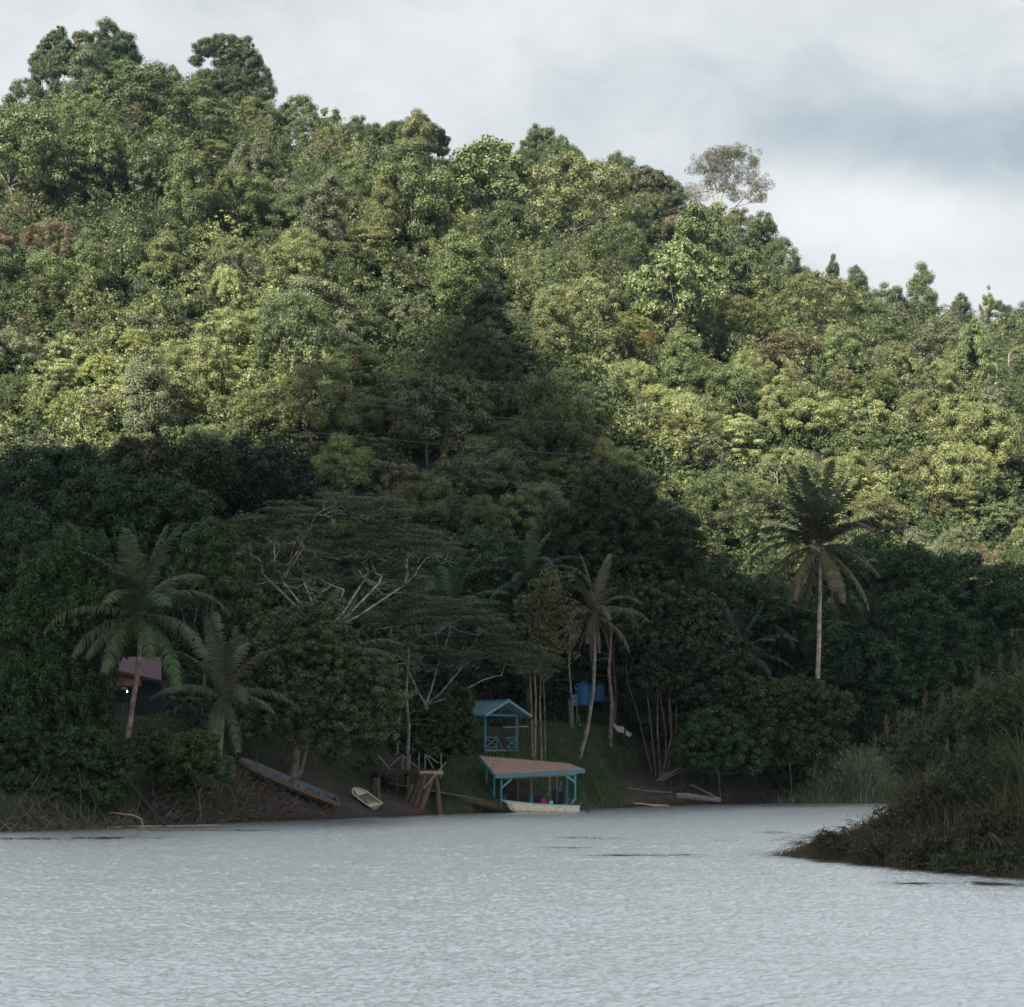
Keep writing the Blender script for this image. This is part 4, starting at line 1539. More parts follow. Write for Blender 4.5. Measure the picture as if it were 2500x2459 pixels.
palm('coconut_palm', 'tall coconut palm with hanging nuts in front of the purple-roofed house', 127,
     [(308, 1845), (318, 1760), (336, 1640), (342, 1560), (338, 1505)], 6.4,
     ring(3, 84, 1.0, 28, 20, 3) + ring(5, 66, .98, 62, 50) + ring(6, 38, 1.0, 85, 10) + ring(6, 5, .98, 72, 40) + [(-92, -25, .95, 60), (-60, -20, 1, 62), (-128, -15, .9, 65)],
     201, nuts=16, bark=(0.26, 0.20, 0.16), width=1.15, n=72)
palm('coconut_palm', 'short palm whose fronds droop over the bank beside the longboat', 131,
     [(535, 1830), (540, 1760), (545, 1700)], 5.6,
     ring(3, 82, 1.05, 25, 20, 3) + ring(5, 60, 1, 60, 60) + ring(5, 15, .95, 70, 10) + [(-85, -25, .95, 60), (-15, 5, .8, 60), (-100, -10, .85, 75), (-70, -40, .8, 40)],
     202, r0=.2, color=(0.095, 0.105, 0.066), width=.85, n=56)
palm('coconut_palm', 'palm rising behind the dark large-leaved tree', 148,
     [(790, 1840), (800, 1760), (815, 1640)], 6.0,
     ring(3, 84, 1.15, 25, 90, 3) + [(0, 62, 1, 85), (-20, 52, .95, 95), (25, 45, 1, 90), (-35, 35, 1, 100), (10, 20, .95, 85), (-50, 60, .9, 90), (-10, 0, .95, 65), (5, -10, .9, 55),
                                    (180, 62, .9, 70), (160, 50, .9, 80), (200, 40, .9, 85), (-80, 30, .8, 90), (80, 40, .9, 80)],
     203, color=(0.085, 0.102, 0.060), width=.95, n=56)
palm('coconut_palm', 'leaning coconut palm beside the blue water tanks', 173,
     [(1415, 1850), (1432, 1790), (1447, 1700), (1452, 1600), (1452, 1500)], 5.9,
     ring(3, 84, .95, 30, 60, 3) + ring(5, 58, .92, 85, 20) + ring(6, 25, .95, 85, 50) + [(-140, -10, .95, 55), (-35, -15, .9, 55), (-95, -25, .75, 60)],
     204, dead=4, nuts=8, color=(0.105, 0.102, 0.062), width=.8)
palm('coconut_palm', 'tallest coconut palm, with pale straight trunk, on the right', 190,
     [(1993, 1760), (1995, 1690), (2000, 1550), (2002, 1430), (2000, 1335)], 8.0,
     ring(5, 79, .95, 22, 20, 7) + ring(4, 66, .9, 45, 50, 8) + ring(6, 50, .95, 75, 0) + [(178, 30, 1.0, 75), (165, 42, .95, 80), (0, 34, 1.0, 72), (20, 24, .95, 70), (-170, 16, 1.0, 62), (-12, 48, .9, 85), (190, 52, .9, 85), (-20, -5, 1.0, 60), (-160, -5, .95, 62), (200, -20, .9, 45),
                                                            (-60, -30, .95, 45), (-120, -32, .95, 45), (-90, -35, .85, 40), (-30, -35, .95, 40), (-150, -40, .9, 38), (100, -20, .9, 50), (60, 5, .9, 60)],
     205, dead=6, r0=.21, color=(0.060, 0.066, 0.040), tipc=(0.135, 0.118, 0.062), bark=(0.36, 0.30, 0.26), width=1.2, n=72)
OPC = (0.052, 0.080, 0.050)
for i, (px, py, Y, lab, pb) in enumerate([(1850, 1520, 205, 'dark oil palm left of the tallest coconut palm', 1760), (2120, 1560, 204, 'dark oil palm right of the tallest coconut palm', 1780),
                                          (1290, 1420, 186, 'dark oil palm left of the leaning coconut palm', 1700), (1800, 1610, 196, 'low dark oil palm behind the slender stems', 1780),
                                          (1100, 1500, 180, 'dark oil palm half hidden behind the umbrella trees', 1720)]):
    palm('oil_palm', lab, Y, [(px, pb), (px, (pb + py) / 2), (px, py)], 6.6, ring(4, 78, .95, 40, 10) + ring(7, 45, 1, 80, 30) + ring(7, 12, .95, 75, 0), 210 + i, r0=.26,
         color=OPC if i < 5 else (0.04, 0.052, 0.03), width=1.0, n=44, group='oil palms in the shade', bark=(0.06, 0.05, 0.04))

# ------------------------------------------------------------------ buildings, boats and small things
def corrugated(c00, c10, c11, c01, n, amp, thick, mb, per=4):
    """sheet over a (bilinear) quad; ribs run from edge c00-c10 to edge c01-c11; n ribs"""
    c00, c10, c11, c01 = map(Vector, (c00, c10, c11, c01))
    nrm = (c10 - c00).cross(c01 - c00).normalized()
    if nrm.z < 0:
        nrm = -nrm
    k = n * per
    rows = 5
    top, bot = [], []
    for j in range(rows):
        v = j / (rows - 1)
        for i in range(k + 1):
            u = i / k
            p = c00.lerp(c10, u).lerp(c01.lerp(c11, u), v)
            h = amp * (1 if (i % per) < per / 2 else -1) * (1.0 if per > 2 else .5)
            top.append(p + nrm * h)
            bot.append(p + nrm * (h - thick))
    V = top + bot
    o = len(top)
    Fs = []
    for j in range(rows - 1):
        for i in range(k):
            a = j * (k + 1) + i
            Fs.append((a, a + 1, a + k + 2, a + k + 1))
            Fs.append((o + a, o + a + k + 1, o + a + k + 2, o + a + 1))
    for i in range(k):
        Fs.append((i, o + i, o + i + 1, i + 1))
        a = (rows - 1) * (k + 1) + i
        Fs.append((a, a + 1, o + a + 1, o + a))
    for j in range(rows - 1):
        a, b = j * (k + 1), (j + 1) * (k + 1)
        Fs.append((a, b, o + b, o + a))
        Fs.append((a + k, o + a + k, o + b + k, b + k))
    mb.add(V, Fs)
    return mb


def hull_mesh(L, beam, depth, sheer, bow=.75, n=22, stern=.85, flat=.5, rake=.5, t=.05):
    """open boat in local coordinates: stern at x=0, bow at x=L; returns dict of MBs"""
    outer, inner, rail = MB(), MB(), MB()
    secs = []
    for i in range(n + 1):
        s = i / n
        w = beam / 2 * (stern + (1 - stern) * min(1, s * 3)) * (1 if s < 1 - bow * .6 else max(0.0, math.cos((s - (1 - bow * .6)) / (bow * .6) * math.pi / 2)) ** .6)
        w = max(w, .03)
        zt = depth + sheer * s ** 2.2
        zb = depth * .95 * max(0, (s - .72) / .28) ** 2
        x = s * L + rake * max(0, s - .7) / .3 * 0
        xb = x - rake * max(0, (s - .8) / .2) ** 1.5 * .6
        wb = w * flat
        zc = zb + (zt - zb) * .28
        ring_ = [(x, -w, zt), ((x + xb) / 2, -w * .93, (zt + zc) / 2), (xb, -(w * .8 + wb * .1), zc), (xb, -wb * .7, zb), (xb, wb * .7, zb), (xb, (w * .8 + wb * .1), zc),
                 ((x + xb) / 2, w * .93, (zt + zc) / 2), (x, w, zt)]
        secs.append(ring_)
    for tgt, off in ((outer, 0), (inner, t)):
        vs = []
        for s_ in secs:
            for (x, y, z) in s_:
                sg = 1 if y > 0 else -1
                vs.append((x, y - sg * min(off, abs(y) * .6), z + (off if z < s_[0][2] - .01 else 0)))
        m = 8
        fs = []
        for i in range(n):
            for j in range(m - 1):
                a = i * m + j
                f = (a, a + m, a + m + 1, a + 1)
                fs.append(f if off == 0 else f[::-1])
        fs.append(tuple(range(m)) if off == 0 else tuple(range(m))[::-1])
        tgt.add(vs, fs)
    for sg in (-1, 1):
        pts = [Vector((s_[0][0], sg * abs(s_[0][1]), s_[0][2])) for s_ in secs]
        for a, b in zip(pts[:-1], pts[1:]):
            rail.bar(a, b, .09, .075)
    rail.bar((0, -secs[0][7][1], secs[0][0][2]), (0, secs[0][7][1], secs[0][0][2]), .08, .07)
    return outer, inner, rail, secs


def place_boat(name, label, cat, M):
    root = thing(name, (0, 0, 0), label, cat)
    root.matrix_world = M
    return root


def child(mb, name, mat, root, label=None, sm=False):
    """mesh given in the root's own coordinates"""
    me = bpy.data.meshes.new(name)
    me.from_pydata([tuple(v) for v in mb.V], [], mb.Fc)
    me.update()
    if sm:
        me.polygons.foreach_set('use_smooth', [True] * len(me.polygons))
    return link(name, me, MAT[mat], root, label=label)


def basis(o, x, zhint=(0, 0, 1)):
    x = Vector(x).normalized()
    y = Vector(zhint).cross(x).normalized()
    z = x.cross(y)
    M = Matrix((x, y, z)).transposed().to_4x4()
    M.translation = o
    return M


def boathouse():
    FL, FR = at(1209, 1893, 152.3), at(1428, 1880, 154.6)
    BL, BR = at(1171, 1846, 156.6), at(1386, 1865, 158.8)
    c = (FL + FR) / 2
    root = thing('boat_shelter', (c.x, 154, 0), 'blue timber boat shelter with warped pink corrugated roof at the waterline', 'boathouse')
    corrugated(FL, FR, BR, BL, 27, .07, .012, MB()).build('roof', MAT['pink_roof'], root)
    d = Vector((0, 0, -.12))
    mb = MB()
    mb.bar(FL + d, FR + d, .06, .26)
    mb.bar(FL + d, BL + d, .06, .2)
    mb.bar(FR + d, BR + d, .06, .2)
    mb.bar(BL + d, BR + d, .06, .18)
    mb.build('fascia', MAT['blue_paint'], root)
    # posts: front left, front right, rear left, mid left, rear right
    tops = []
    for (px, Yp, ytop, zb) in ((1224, 152.9, 1900, -1.2), (1404.5, 154.4, 1889, -1.2), (1188, 156.0, 1866, -.3), (1207, 154.4, 1885, -.6), (1385, 158.0, 1872, -.2)):
        t = at(px, ytop, Yp)
        MB().bar((t.x, Yp, zb), (t.x, Yp, t.z), .15, .15, up=(0, 1, 0)).build('post', MAT['blue_paint'], root)
        tops.append(t)
    A, B = tops[0], tops[1]
    MB().bar(A + Vector((0, 0, -.04)), B + Vector((0, 0, -.04)), .10, .16).build('front_beam', MAT['peach_wood'], root)
    for p, q in ((at(1226, 1923, 152.85), at(1249, 1902, 152.9)), (at(1404, 1910, 154.3), at(1380, 1892, 154.3)),
                 (at(1190, 1922, 155.9), at(1210, 1940, 154.4))):
        MB().bar(p, q, .09, .13).build('brace', MAT['aqua_paint'] if p.y < 155 else MAT['blue_paint'], root)
    mb = MB()
    mb.bar((at(1188, 1935, 156).x, 156, .9), (at(1207, 1935, 154.4).x, 154.4, .9), .07, .12)
    mb.bar((at(1188, 1935, 156).x, 156, .5), (at(1385, 1935, 158).x, 158, .5), .1, .12)
    for k in range(6):
        f = k / 5
        mb.bar(tops[0].lerp(tops[1], f) + Vector((0, .1, .1)), tops[2].lerp(tops[4], f) + Vector((0, 0, .12)), .06, .1)
    mb.build('frame', MAT['blue_paint'], root)
    # floor of the shelter
    fl = MB()
    a, b_, c_, e = (tops[0].x + .2, 153.9), (tops[1].x, 155.4), (tops[4].x, 158), (tops[2].x + .1, 156.2)
    for k in range(16):
        f = k / 16 + .01
        p = Vector((a[0] + (b_[0] - a[0]) * f, a[1] + (b_[1] - a[1]) * f, .42))
        q = Vector((e[0] + (c_[0] - e[0]) * f, e[1] + (c_[1] - e[1]) * f, .42))
        fl.bar(p, q, .36, .05)
    fl.build('deck', MAT['dark_wood'], root)
    # low plank wall at the back and side
    mb = MB()
    mb.box((at(1360, 1930, 157.6).x, 157.6, 1.0), 1.1, .06, 1.2)
    mb.build('back_panel', MAT['navy_paint'], root)
    # ropes that hang from the front beam
    for i, (px, y0, y1, sw) in enumerate(((1265, 1903, 1960, .0), (1295, 1901, 1962, .05), (1300, 1901, 1962, -.05), (1340, 1897, 1962, .25), (1345, 1897, 1944, -.1), (1360, 1896, 1960, 0))):
        a = at(px, y0, 153.6)
        b = at(px + sw * 60 - (12 if i == 3 else 0) + sw * 10, y1, 153.6)
        m = a.lerp(b, .5) + Vector((sw * .2, 0, 0))
        o = MB().tube([a, m, b], .018, 5).build('hanging_rope', MAT['rope'], None, label=[
            'single rope hanging left under the shelter roof', 'left strand of the rope pair by the blue barrel', 'right strand of the rope pair by the blue barrel',
            'slanting rope ending beside the white bucket', 'short loose rope over the white bucket', 'straight rope near the outboard motor'][i], cat='rope',
            group='ropes hanging under the boat shelter', org=a)
    return root


boathouse()


def lathe(mb, c, prof, n=18):
    c = Vector(c)
    vs = []
    for r, z in prof:
        for k in range(n):
            a = 2 * math.pi * k / n
            vs.append(c + Vector((r * math.cos(a), r * math.sin(a), z)))
    fs = []
    for i in range(len(prof) - 1):
        for k in range(n):
            a, b = i * n + k, i * n + (k + 1) % n
            fs.append((a, b, b + n, a + n))
    fs.append(tuple(range(n))[::-1])
    fs.append(tuple(range((len(prof) - 1) * n, len(prof) * n)))
    return mb.add(vs, fs)


def barrel(px, Y, z, r, h, mat, name, lab, cat, lid=None):
    c = Vector(((px - 1250) / F * Y, Y, z))
    root = thing(name, c, lab, cat)
    prof = [(r * .92, 0), (r, .03), (r, h * .3), (r * 1.05, h * .33), (r, h * .36), (r, h * .64), (r * 1.05, h * .67), (r, h * .70), (r, h * .95), (r * .93, h)]
    lathe(MB(), c, prof).build('body', MAT[mat], root, smooth_=False)
    lathe(MB(), c + Vector((0, 0, h + .002)), [(r * .97, 0), (r * .97, .035), (r * .4, .05)]).build('lid', MAT[lid or mat], root)
    return root


barrel(1295, 155.6, .445, .29, .92, 'barrel_blue', 'drum', 'blue drum standing in the boat shelter behind the ropes', 'barrel')
barrel(1230, 155.2, .445, .22, .75, 'barrel_blue', 'drum', 'small blue drum at the left front post of the shelter', 'barrel')
# dark bin
c = Vector((at(1311, 0, 156).x, 156, .445))
root = thing('storage_bin', c, 'large black storage bin between blue drum and red jerrycan', 'bin')
MB().add([c + Vector(v) for v in [(-.27, -.25, 0), (.27, -.25, 0), (.27, .25, 0), (-.27, .25, 0), (-.33, -.3, .85), (.33, -.3, .85), (.33, .3, .85), (-.33, .3, .85)]],
         [(3, 2, 1, 0), (0, 1, 5, 4), (1, 2, 6, 5), (2, 3, 7, 6), (3, 0, 4, 7), (4, 5, 6, 7)]).build('body', MAT['black_plastic'], root)
MB().box(c + Vector((0, 0, .885)), .72, .66, .06).build('lid', MAT['black_plastic'], root)
c = Vector((at(1327, 0, 154.9).x, 154.9, .445))
root = thing('jerrycan', c, 'red fuel jerrycan in the boat shelter', 'jerrycan')
mb = MB().box(c + Vector((0, 0, .25)), .40, .2, .48)
mb.box(c + Vector((-.05, 0, .505)), .24, .14, .03)
mb.build('body', MAT['red_plastic'], root)
MB().tube([c + Vector((-.12, 0, .5)), c + Vector((-.12, 0, .6)), c + Vector((.08, 0, .6)), c + Vector((.08, 0, .5))], .02, 6).build('handle', MAT['red_plastic'], root)
MB().tube([c + Vector((.15, 0, .48)), c + Vector((.19, 0, .58))], .035, 8).build('cap', MAT['black_plastic'], root)
c = Vector((at(1345, 0, 154.7).x, 154.7, .445))
root = thing('bucket', c, 'white plastic bucket beside the red jerrycan', 'bucket')
lathe(MB(), c, [(.12, 0), (.155, .34), (.165, .34), (.165, .37), (.14, .37), (.14, .30)]).build('body', MAT['white_plastic'], root)
MB().tube([c + Vector((.16 * math.cos(a), -.02, .34 + .13 * math.sin(a))) for a in np.linspace(0, math.pi, 8)], .006, 4).build('handle', MAT['silver_metal'], root)
# cloth hung in the shelter
a = at(1366, 1908, 156.5)
vs, fs = [], []
for j in range(7):
    for i in range(5):
        vs.append(a + Vector((-.12 + i * .09, .06 * math.sin(i * 2.1 + j * .6), -j * .13)))
for j in range(6):
    for i in range(4):
        k = j * 5 + i
        fs.append((k, k + 1, k + 6, k + 5))
o = MB().add(vs, fs)
o.add([v + Vector((0, .02, 0)) for v in vs], [f[::-1] for f in fs])
o.build('cloth', MAT['pale_blue_cloth'], None, label='pale blue cloth hanging inside the boat shelter at the right', cat='cloth', org=a)


# ---- cream motor boat in front of the shelter
def motor_boat():
    st, bw = at(1410, 1983, 152.0), at(1221, 1983, 150.6)
    st.z = bw.z = -.12
    Lb = (bw - st).length
    M = basis(st, (bw - st) + Vector((0, 0, .12)))
    root = place_boat('motor_boat', 'cream open boat with aqua gunwale moored in front of the shelter', 'boat', M)
    outer, inner, rail, secs = hull_mesh(Lb, 1.55, .66, .34, bow=.6, rake=.9, flat=.62)
    child(outer, 'hull', 'cream_hull', root, sm=False)
    child(inner, 'hull_lining', 'aqua_paint', root)
    g = child(rail, 'gunwale', 'aqua_paint', root)
    for x in (1.5, 3.2, 4.6):
        child(MB().box((x, 0, .50), .28, 1.2, .05), 'thwart', 'aqua_paint', root)
    # outboard motor, tilted up over the transom
    mo = link('outboard_motor', None, None, root)
    mo.location = (-.05, 0, .74)
    mo.rotation_euler = (0, R(58), 0)
    mo.scale = (1.3, 1.3, 1.3)

    def part(mb, name, mat):
        me = bpy.data.meshes.new(name)
        me.from_pydata([tuple(v) for v in mb.V], [], mb.Fc)
        return link(name, me, MAT[mat], mo)
    p = [(-.13, -.15), (.26, -.15), (.30, .0), (.24, .14), (-.05, .17), (-.16, .06)]
    vs = [(x, -.13, z + .2) for x, z in p] + [(x, .13, z + .2) for x, z in p]
    k = len(p)
    part(MB().add(vs, [tuple(range(k)), tuple(range(k, 2 * k))[::-1]] + [(i, i + k, (i + 1) % k + k, (i + 1) % k) for i in range(k)]), 'cowling', 'black_plastic')
    part(MB().box((.06, 0, .385), .30, .27, .04), 'cowling_cap', 'silver_metal')
    part(MB().bar((0.02, 0, .08), (.02, 0, -.62), .11, .12).box((0, 0, -.36), .34, .2, .03), 'drive_leg', 'black_plastic')
    mb = MB()
    mb.tube([(-.16, 0, -.66), (-.1, 0, -.66), (.2, 0, -.66)], [.03, .06, .045], 8)
    mb.box((.06, 0, -.75), .2, .02, .2)
    part(mb, 'gearcase', 'black_plastic')
    mb = MB()
    for a in range(3):
        an = a * 2.094
        mb.add([(.21, 0, -.66), (.21, .13 * math.cos(an), -.66 + .13 * math.sin(an)), (.25, .15 * math.cos(an + .5), -.66 + .15 * math.sin(an + .5)), (.25, .05 * math.cos(an + .9), -.66 + .05 * math.sin(an + .9))],
               [(0, 1, 2, 3), (3, 2, 1, 0)])
    part(mb, 'propeller', 'silver_metal')
    # link() on an empty: make it a real parent of the motor's pieces
    return root


motor_boat()


# ---- long plank boat hauled up the left bank
def longboat():
    lo, hi = at(812, 1958, 138.2), at(572, 1862, 133.2)
    M = basis(lo + Vector((0, 0, -.35)), hi - lo, Vector((.28, -.42, .86)))
    root = place_boat('longboat', 'long weathered grey boat with orange rub strip hauled up the muddy bank', 'boat', M)
    Lb = (hi - lo).length
    outer, inner, rail, secs = hull_mesh(Lb, 1.25, .62, .15, bow=.45, rake=.6, flat=.6, stern=.9)
    child(outer, 'hull', 'green_hull', root)
    child(inner, 'planking', 'grey_boat', root)
    child(rail, 'gunwale', 'grey_boat', root)
    mb = MB()
    for sg in (1, -1):
        pts = [Vector((s_[0][0], sg * (abs(s_[0][1]) + .035), s_[0][2] - .14)) for s_ in secs]
        for a, b in zip(pts[:-1], pts[1:]):
            mb.bar(a, b, .05, .11)
    child(mb, 'rub_strip', 'orange_paint', root)
    for x in (1.2, 3.0, 5.0):
        child(MB().box((x, 0, .45), .22, 1.0, .05), 'thwart', 'grey_boat', root)


longboat()


def dinghy():
    bow, st = at(866, 1938, 144.6), at(920, 1976, 142.0)
    bow.z += .1
    st.z += .1
    M = basis(st + Vector((0, 0, -.25)), bow - st, Vector((.10, -.62, .80)))
    root = place_boat('dinghy', 'small white dinghy with dark bottom tipped down the bank beside the pier posts', 'boat', M)
    outer, inner, rail, secs = hull_mesh((bow - st).length, 1.05, .5, .12, bow=.6, rake=.3, flat=.65, stern=.95, t=.06)
    child(outer, 'hull', 'navy_paint', root)
    child(inner, 'hull_lining', 'cream_panel', root)
    child(rail, 'gunwale', 'white_hull', root)
    child(MB().box((.55, 0, .36), .35, .82, .05), 'thwart', 'white_hull', root)
    Lb = (bow - st).length
    vs = [(Lb * .62, -.40, .60), (Lb * .62, .40, .60), (Lb * .99, .06, .66), (Lb * .99, -.06, .66)]
    child(MB().add(vs + [(x, y, z - .04) for x, y, z in vs], [(0, 3, 2, 1)[::-1], (4, 5, 6, 7), (0, 1, 5, 4), (1, 2, 6, 5), (2, 3, 7, 6), (3, 0, 4, 7)]), 'foredeck', 'white_hull', root)


dinghy()

# ---- broad brown hull / gangplank lying along the mud left of the shelter
p, q = at(1048, 1946, 151.5), at(1222, 1982, 151.6)
p.z, q.z = gz(p.x, p.y) + .30, .22
M = basis(q, p - q)
root = place_boat('wooden_boat', 'old brown plank boat lying half sunk in mud left of the shelter', 'boat', M)
outer, inner, rail, secs = hull_mesh((p - q).length, 1.0, .42, .08, bow=.5, rake=.5, flat=.6)
child(outer, 'hull', 'brown_wood', root)
child(inner, 'planking', 'dark_wood', root)
child(rail, 'gunwale', 'brown_wood', root)


# ---- blue pavilion on the bank
def pavilion():
    n0 = at(1185, 1828, 163)
    fz = n0.z
    ux, uy = Vector((.70, .714, 0)), Vector((-.714, .70, 0))
    root = thing('pavilion', (n0.x, n0.y, fz - .1), 'open blue pavilion with ridged gable roof on the bank', 'pavilion')
    W, D = 3.75, 4.6

    def P(a, b, z):
        return n0 + ux * a + uy * b + Vector((0, 0, z))
    hz = 2.78
    for a, b in ((0, 0), (W, 0), (0, D), (W, D)):
        MB().bar(P(a, b, -1.2), P(a, b, hz), .20, .20, up=(0, 1, 0)).build('post', MAT['pavilion_blue'], root)
    o = .85
    rz = 4.05
    e = 2.78
    corrugated(P(-o, -o, e), P(-o, D + o, e), P(W / 2, D + o, rz), P(W / 2, -o, rz), 30, .03, .012, MB()).build('roof_slope', MAT['blue_roof'], root)
    corrugated(P(W + o, -o, e), P(W + o, D + o, e), P(W / 2, D + o, rz), P(W / 2, -o, rz), 30, .03, .012, MB()).build('roof_slope', MAT['blue_roof'], root)
    mb = MB()
    d = Vector((0, 0, -.05))
    for b in (-o - .04, D + o + .04):
        mb.bar(P(-o, b, e) + d, P(W / 2, b, rz) + d, .06, .2)
        mb.bar(P(W / 2, b, rz) + d, P(W + o, b, e) + d, .06, .2)
    mb.bar(P(-o - .05, -o, e - .06), P(-o - .05, D + o, e - .06), .05, .14)
    mb.bar(P(W + o + .05, -o, e - .06), P(W + o + .05, D + o, e - .06), .05, .14)
    mb.bar(P(W / 2, -o, rz + .06), P(W / 2, D + o, rz + .06), .3, .04)
    mb.build('fascia', MAT['blue_roof'], root)
    mb = MB()
    for (a, b), (a2, b2) in (((0, 0), (W, 0)), ((0, 0), (0, D)), ((W, 0), (W, D)), ((0, D), (W, D))):
        mb.bar(P(a, b, hz + .02), P(a2, b2, hz + .02), .12, .16)
    mb.bar(P(W / 2, 0, hz), P(W / 2, 0, rz - .1), .1, .1)
    mb.build('frame', MAT['pavilion_blue'], root)

    def rail(p0, p1, n):
        m = MB()
        for k in range(n):
            a = p0.lerp(p1, k / n)
            b = p0.lerp(p1, (k + 1) / n)
            m.bar(a + Vector((0, 0, .95)), b + Vector((0, 0, .95)), .06, .08)
            m.bar(a + Vector((0, 0, .12)), b + Vector((0, 0, .12)), .06, .08)
            m.bar(a + Vector((0, 0, .12)), b + Vector((0, 0, .92)), .05, .06)
            m.bar(a + Vector((0, 0, .92)), b + Vector((0, 0, .12)), .05, .06)
            m.bar(b + Vector((0, 0, -.1)), b + Vector((0, 0, 1.02)), .08, .08)
        m.build('railing', MAT['pavilion_blue'], root)
    rail(P(0, 0, 0), P(1.35, 0, 0), 1)
    rail(P(2.5, 0, 0), P(W, 0, 0), 1)
    MB().bar(P(1.4, 0, .9), P(2.0, 0, 0), .06, .08).build('brace', MAT['pavilion_blue'], root)
    rail(P(0, .2, 0), P(0, D, 0), 3)
    rail(P(0, D, 0), P(W, D, 0), 3)
    mb = MB()
    for k in range(14):
        mb.bar(P(-.1, k * D / 13, -.06), P(W + .1, k * D / 13, -.06), .3, .05)
    mb.bar(P(-.15, -.1, -.16), P(W + .15, -.1, -.16), .08, .16)
    mb.build('deck', MAT['pale_wood'], root)


pavilion()
# pale rail behind the pavilion
a, b = at(1228, 1776, 172), at(1288, 1774, 174)
root = thing('handrail', (a.x, a.y, gz(a.x, a.y)), 'low pale handrail behind the blue pavilion', 'handrail')
MB().tube([a, b], .05, 8).build('rail', MAT['cut_wood'], root)
for v in (a.lerp(b, .1), a.lerp(b, .9)):
    MB().bar((v.x, v.y, gz(v.x, v.y) - .2), v, .07, .07, up=(0, 1, 0)).build('post', MAT['grey_wood'], root)


# ---- wooden jetty with railings, its leaning logs and walkway
def jetty():
    root = thing('jetty', (at(1000, 1880, 149).x, 149, 1.0), 'old grey wooden jetty platform with broken railing', 'jetty')
    zl = 3.3
    A, B, C_, D_ = at(922, 1880, 148.2), at(1072, 1878, 148.6), at(1050, 1870, 152.5), at(925, 1870, 152.5)
    for v in (A, B, C_, D_):
        v.z = zl
    mb = MB()
    n = 18
    rs = np.random.RandomState(3)
    for k in range(n):
        f = (k + .5) / n
        mb.bar(A.lerp(B, f) + Vector((0, -rs.uniform(0, .2), rs.uniform(0, .02))), D_.lerp(C_, f), .22, .05)
    mb.build('deck', MAT['grey_wood'], root)
    mb = MB()
    mb.bar(A + Vector((-.1, 0, -.16)), B + Vector((.4, 0, -.16)), .12, .24)
    mb.bar(D_ + Vector((-.1, 0, -.16)), C_ + Vector((.1, 0, -.16)), .12, .24)
    for f in (.05, .5, .95):
        mb.bar(A.lerp(B, f) + Vector((0, 0, -.40)), D_.lerp(C_, f) + Vector((0, 0, -.40)), .12, .2)
    mb.build('beam', MAT['dark_wood'], root)
    for px, Y, r in ((925, 148.2, .15), (968, 148.4, .10), (1022, 148.6, .1), (928, 152.5, .12), (1046, 152.5, .12), (990, 152.4, .1)):
        x = at(px, 0, Y).x
        MB().tube([(x, Y, gz(x, Y) - .4), (x, Y, zl - .1)], [r, r * .9], 9).build('pile', MAT['dark_wood'], root)
    # railing: posts and braces, front
    for px, y0, y1 in ((984, 1879, 1843), (1001, 1877, 1842), (1023, 1890, 1840), (1038, 1878, 1841), (1077, 1900, 1838), (971, 1842, 1815)):
        a = at(px, y0, 148.3)
        MB().bar(a, at(px, y1, 148.3), .085, .085, up=(0, 1, 0)).build('railing_post', MAT['pale_wood'], root)
    mb = MB()
    for (x0, y0, x1, y1) in ((953, 1870, 981, 1844), (984, 1844, 1019, 1874), (1040, 1843, 1058, 1876), (1041, 1842, 1072, 1864), (923, 1843, 952, 1878), (960, 1880, 980, 1880)):
        mb.bar(at(x0, y0, 148.5), at(x1, y1, 148.5), .05, .09)
    mb.build('railing_brace', MAT['pale_wood'], root)
    mb = MB()
    for y in (1850, 1856, 1862, 1868, 1874):
        mb.bar(at(930, y, 151.5), at(1000, y + 1, 151.5), .04, .10)
    mb.build('slatted_side', MAT['grey_wood'], root)
    # cross log carrying the leaning props
    MB().tube([at(1026, 1888, 147.6), at(1082, 1887, 147.8)], [.17, .15], 9).build('cross_log', MAT['cut_wood'], root)


jetty()
LG = [(1034, 1892, 992, 1991, .19, 147.0, 'leaning log prop furthest left of the jetty bundle'), (1042, 1890, 1006, 1992, .21, 146.6, 'second log from the left leaning on the jetty'),
      (1050, 1892, 1012, 1992, .20, 146.9, 'middle log of the bundle leaning on the jetty'), (1058, 1890, 1020, 1990, .21, 146.4, 'pale brown log leaning in front of the jetty bundle'),
      (1064, 1888, 1074, 1988, .19, 147.4, 'nearly upright log at the right of the jetty bundle'), (1008, 1918, 974, 1990, .16, 147.6, 'short broken log leaning left of the jetty bundle'),
      (918, 1902, 890, 1996, .22, 144.2, 'dark leaning pile with pale cut top beside the dinghy'), (922, 1906, 926, 1975, .15, 145.2, 'stubby pile right behind the dark leaning pile')]
for i, (x0, y0, x1, y1, r, Y, lab) in enumerate(LG):
    a, b = at(x0, y0, Y + .6), at(x1, y1, Y - .2)
    b.z = min(b.z, gz(b.x, b.y)) - .15
    root = thing('log', b, lab, 'log', 'logs propped around the jetty' if i < 6 else 'piles beside the dinghy')
    mm = [a.lerp(b, f) + Vector((.03 * math.sin(i + f * 9), 0, 0)) for f in (0, .3, .6, .85, 1)]
    MB().tube(mm, [r * .85, r * .95, r, r * 1.02, r * 1.05], 10).build('trunk', MAT['brown_wood' if i != 6 else 'dark_wood'], root)
    nrm = (a - b).normalized()
    MB().tube([a + nrm * .004, a + nrm * .03], [r * .80, r * .76], 10).build('cut_end', MAT['cut_wood'], root)
a, b = at(1034, 1925, 146.2), at(1090, 1860, 147.4)
MB().tube([a, b], [.035, .03], 6).build('pole', MAT['cut_wood'], None, label='thin slanting pole across the top of the jetty logs', cat='pole', org=a)
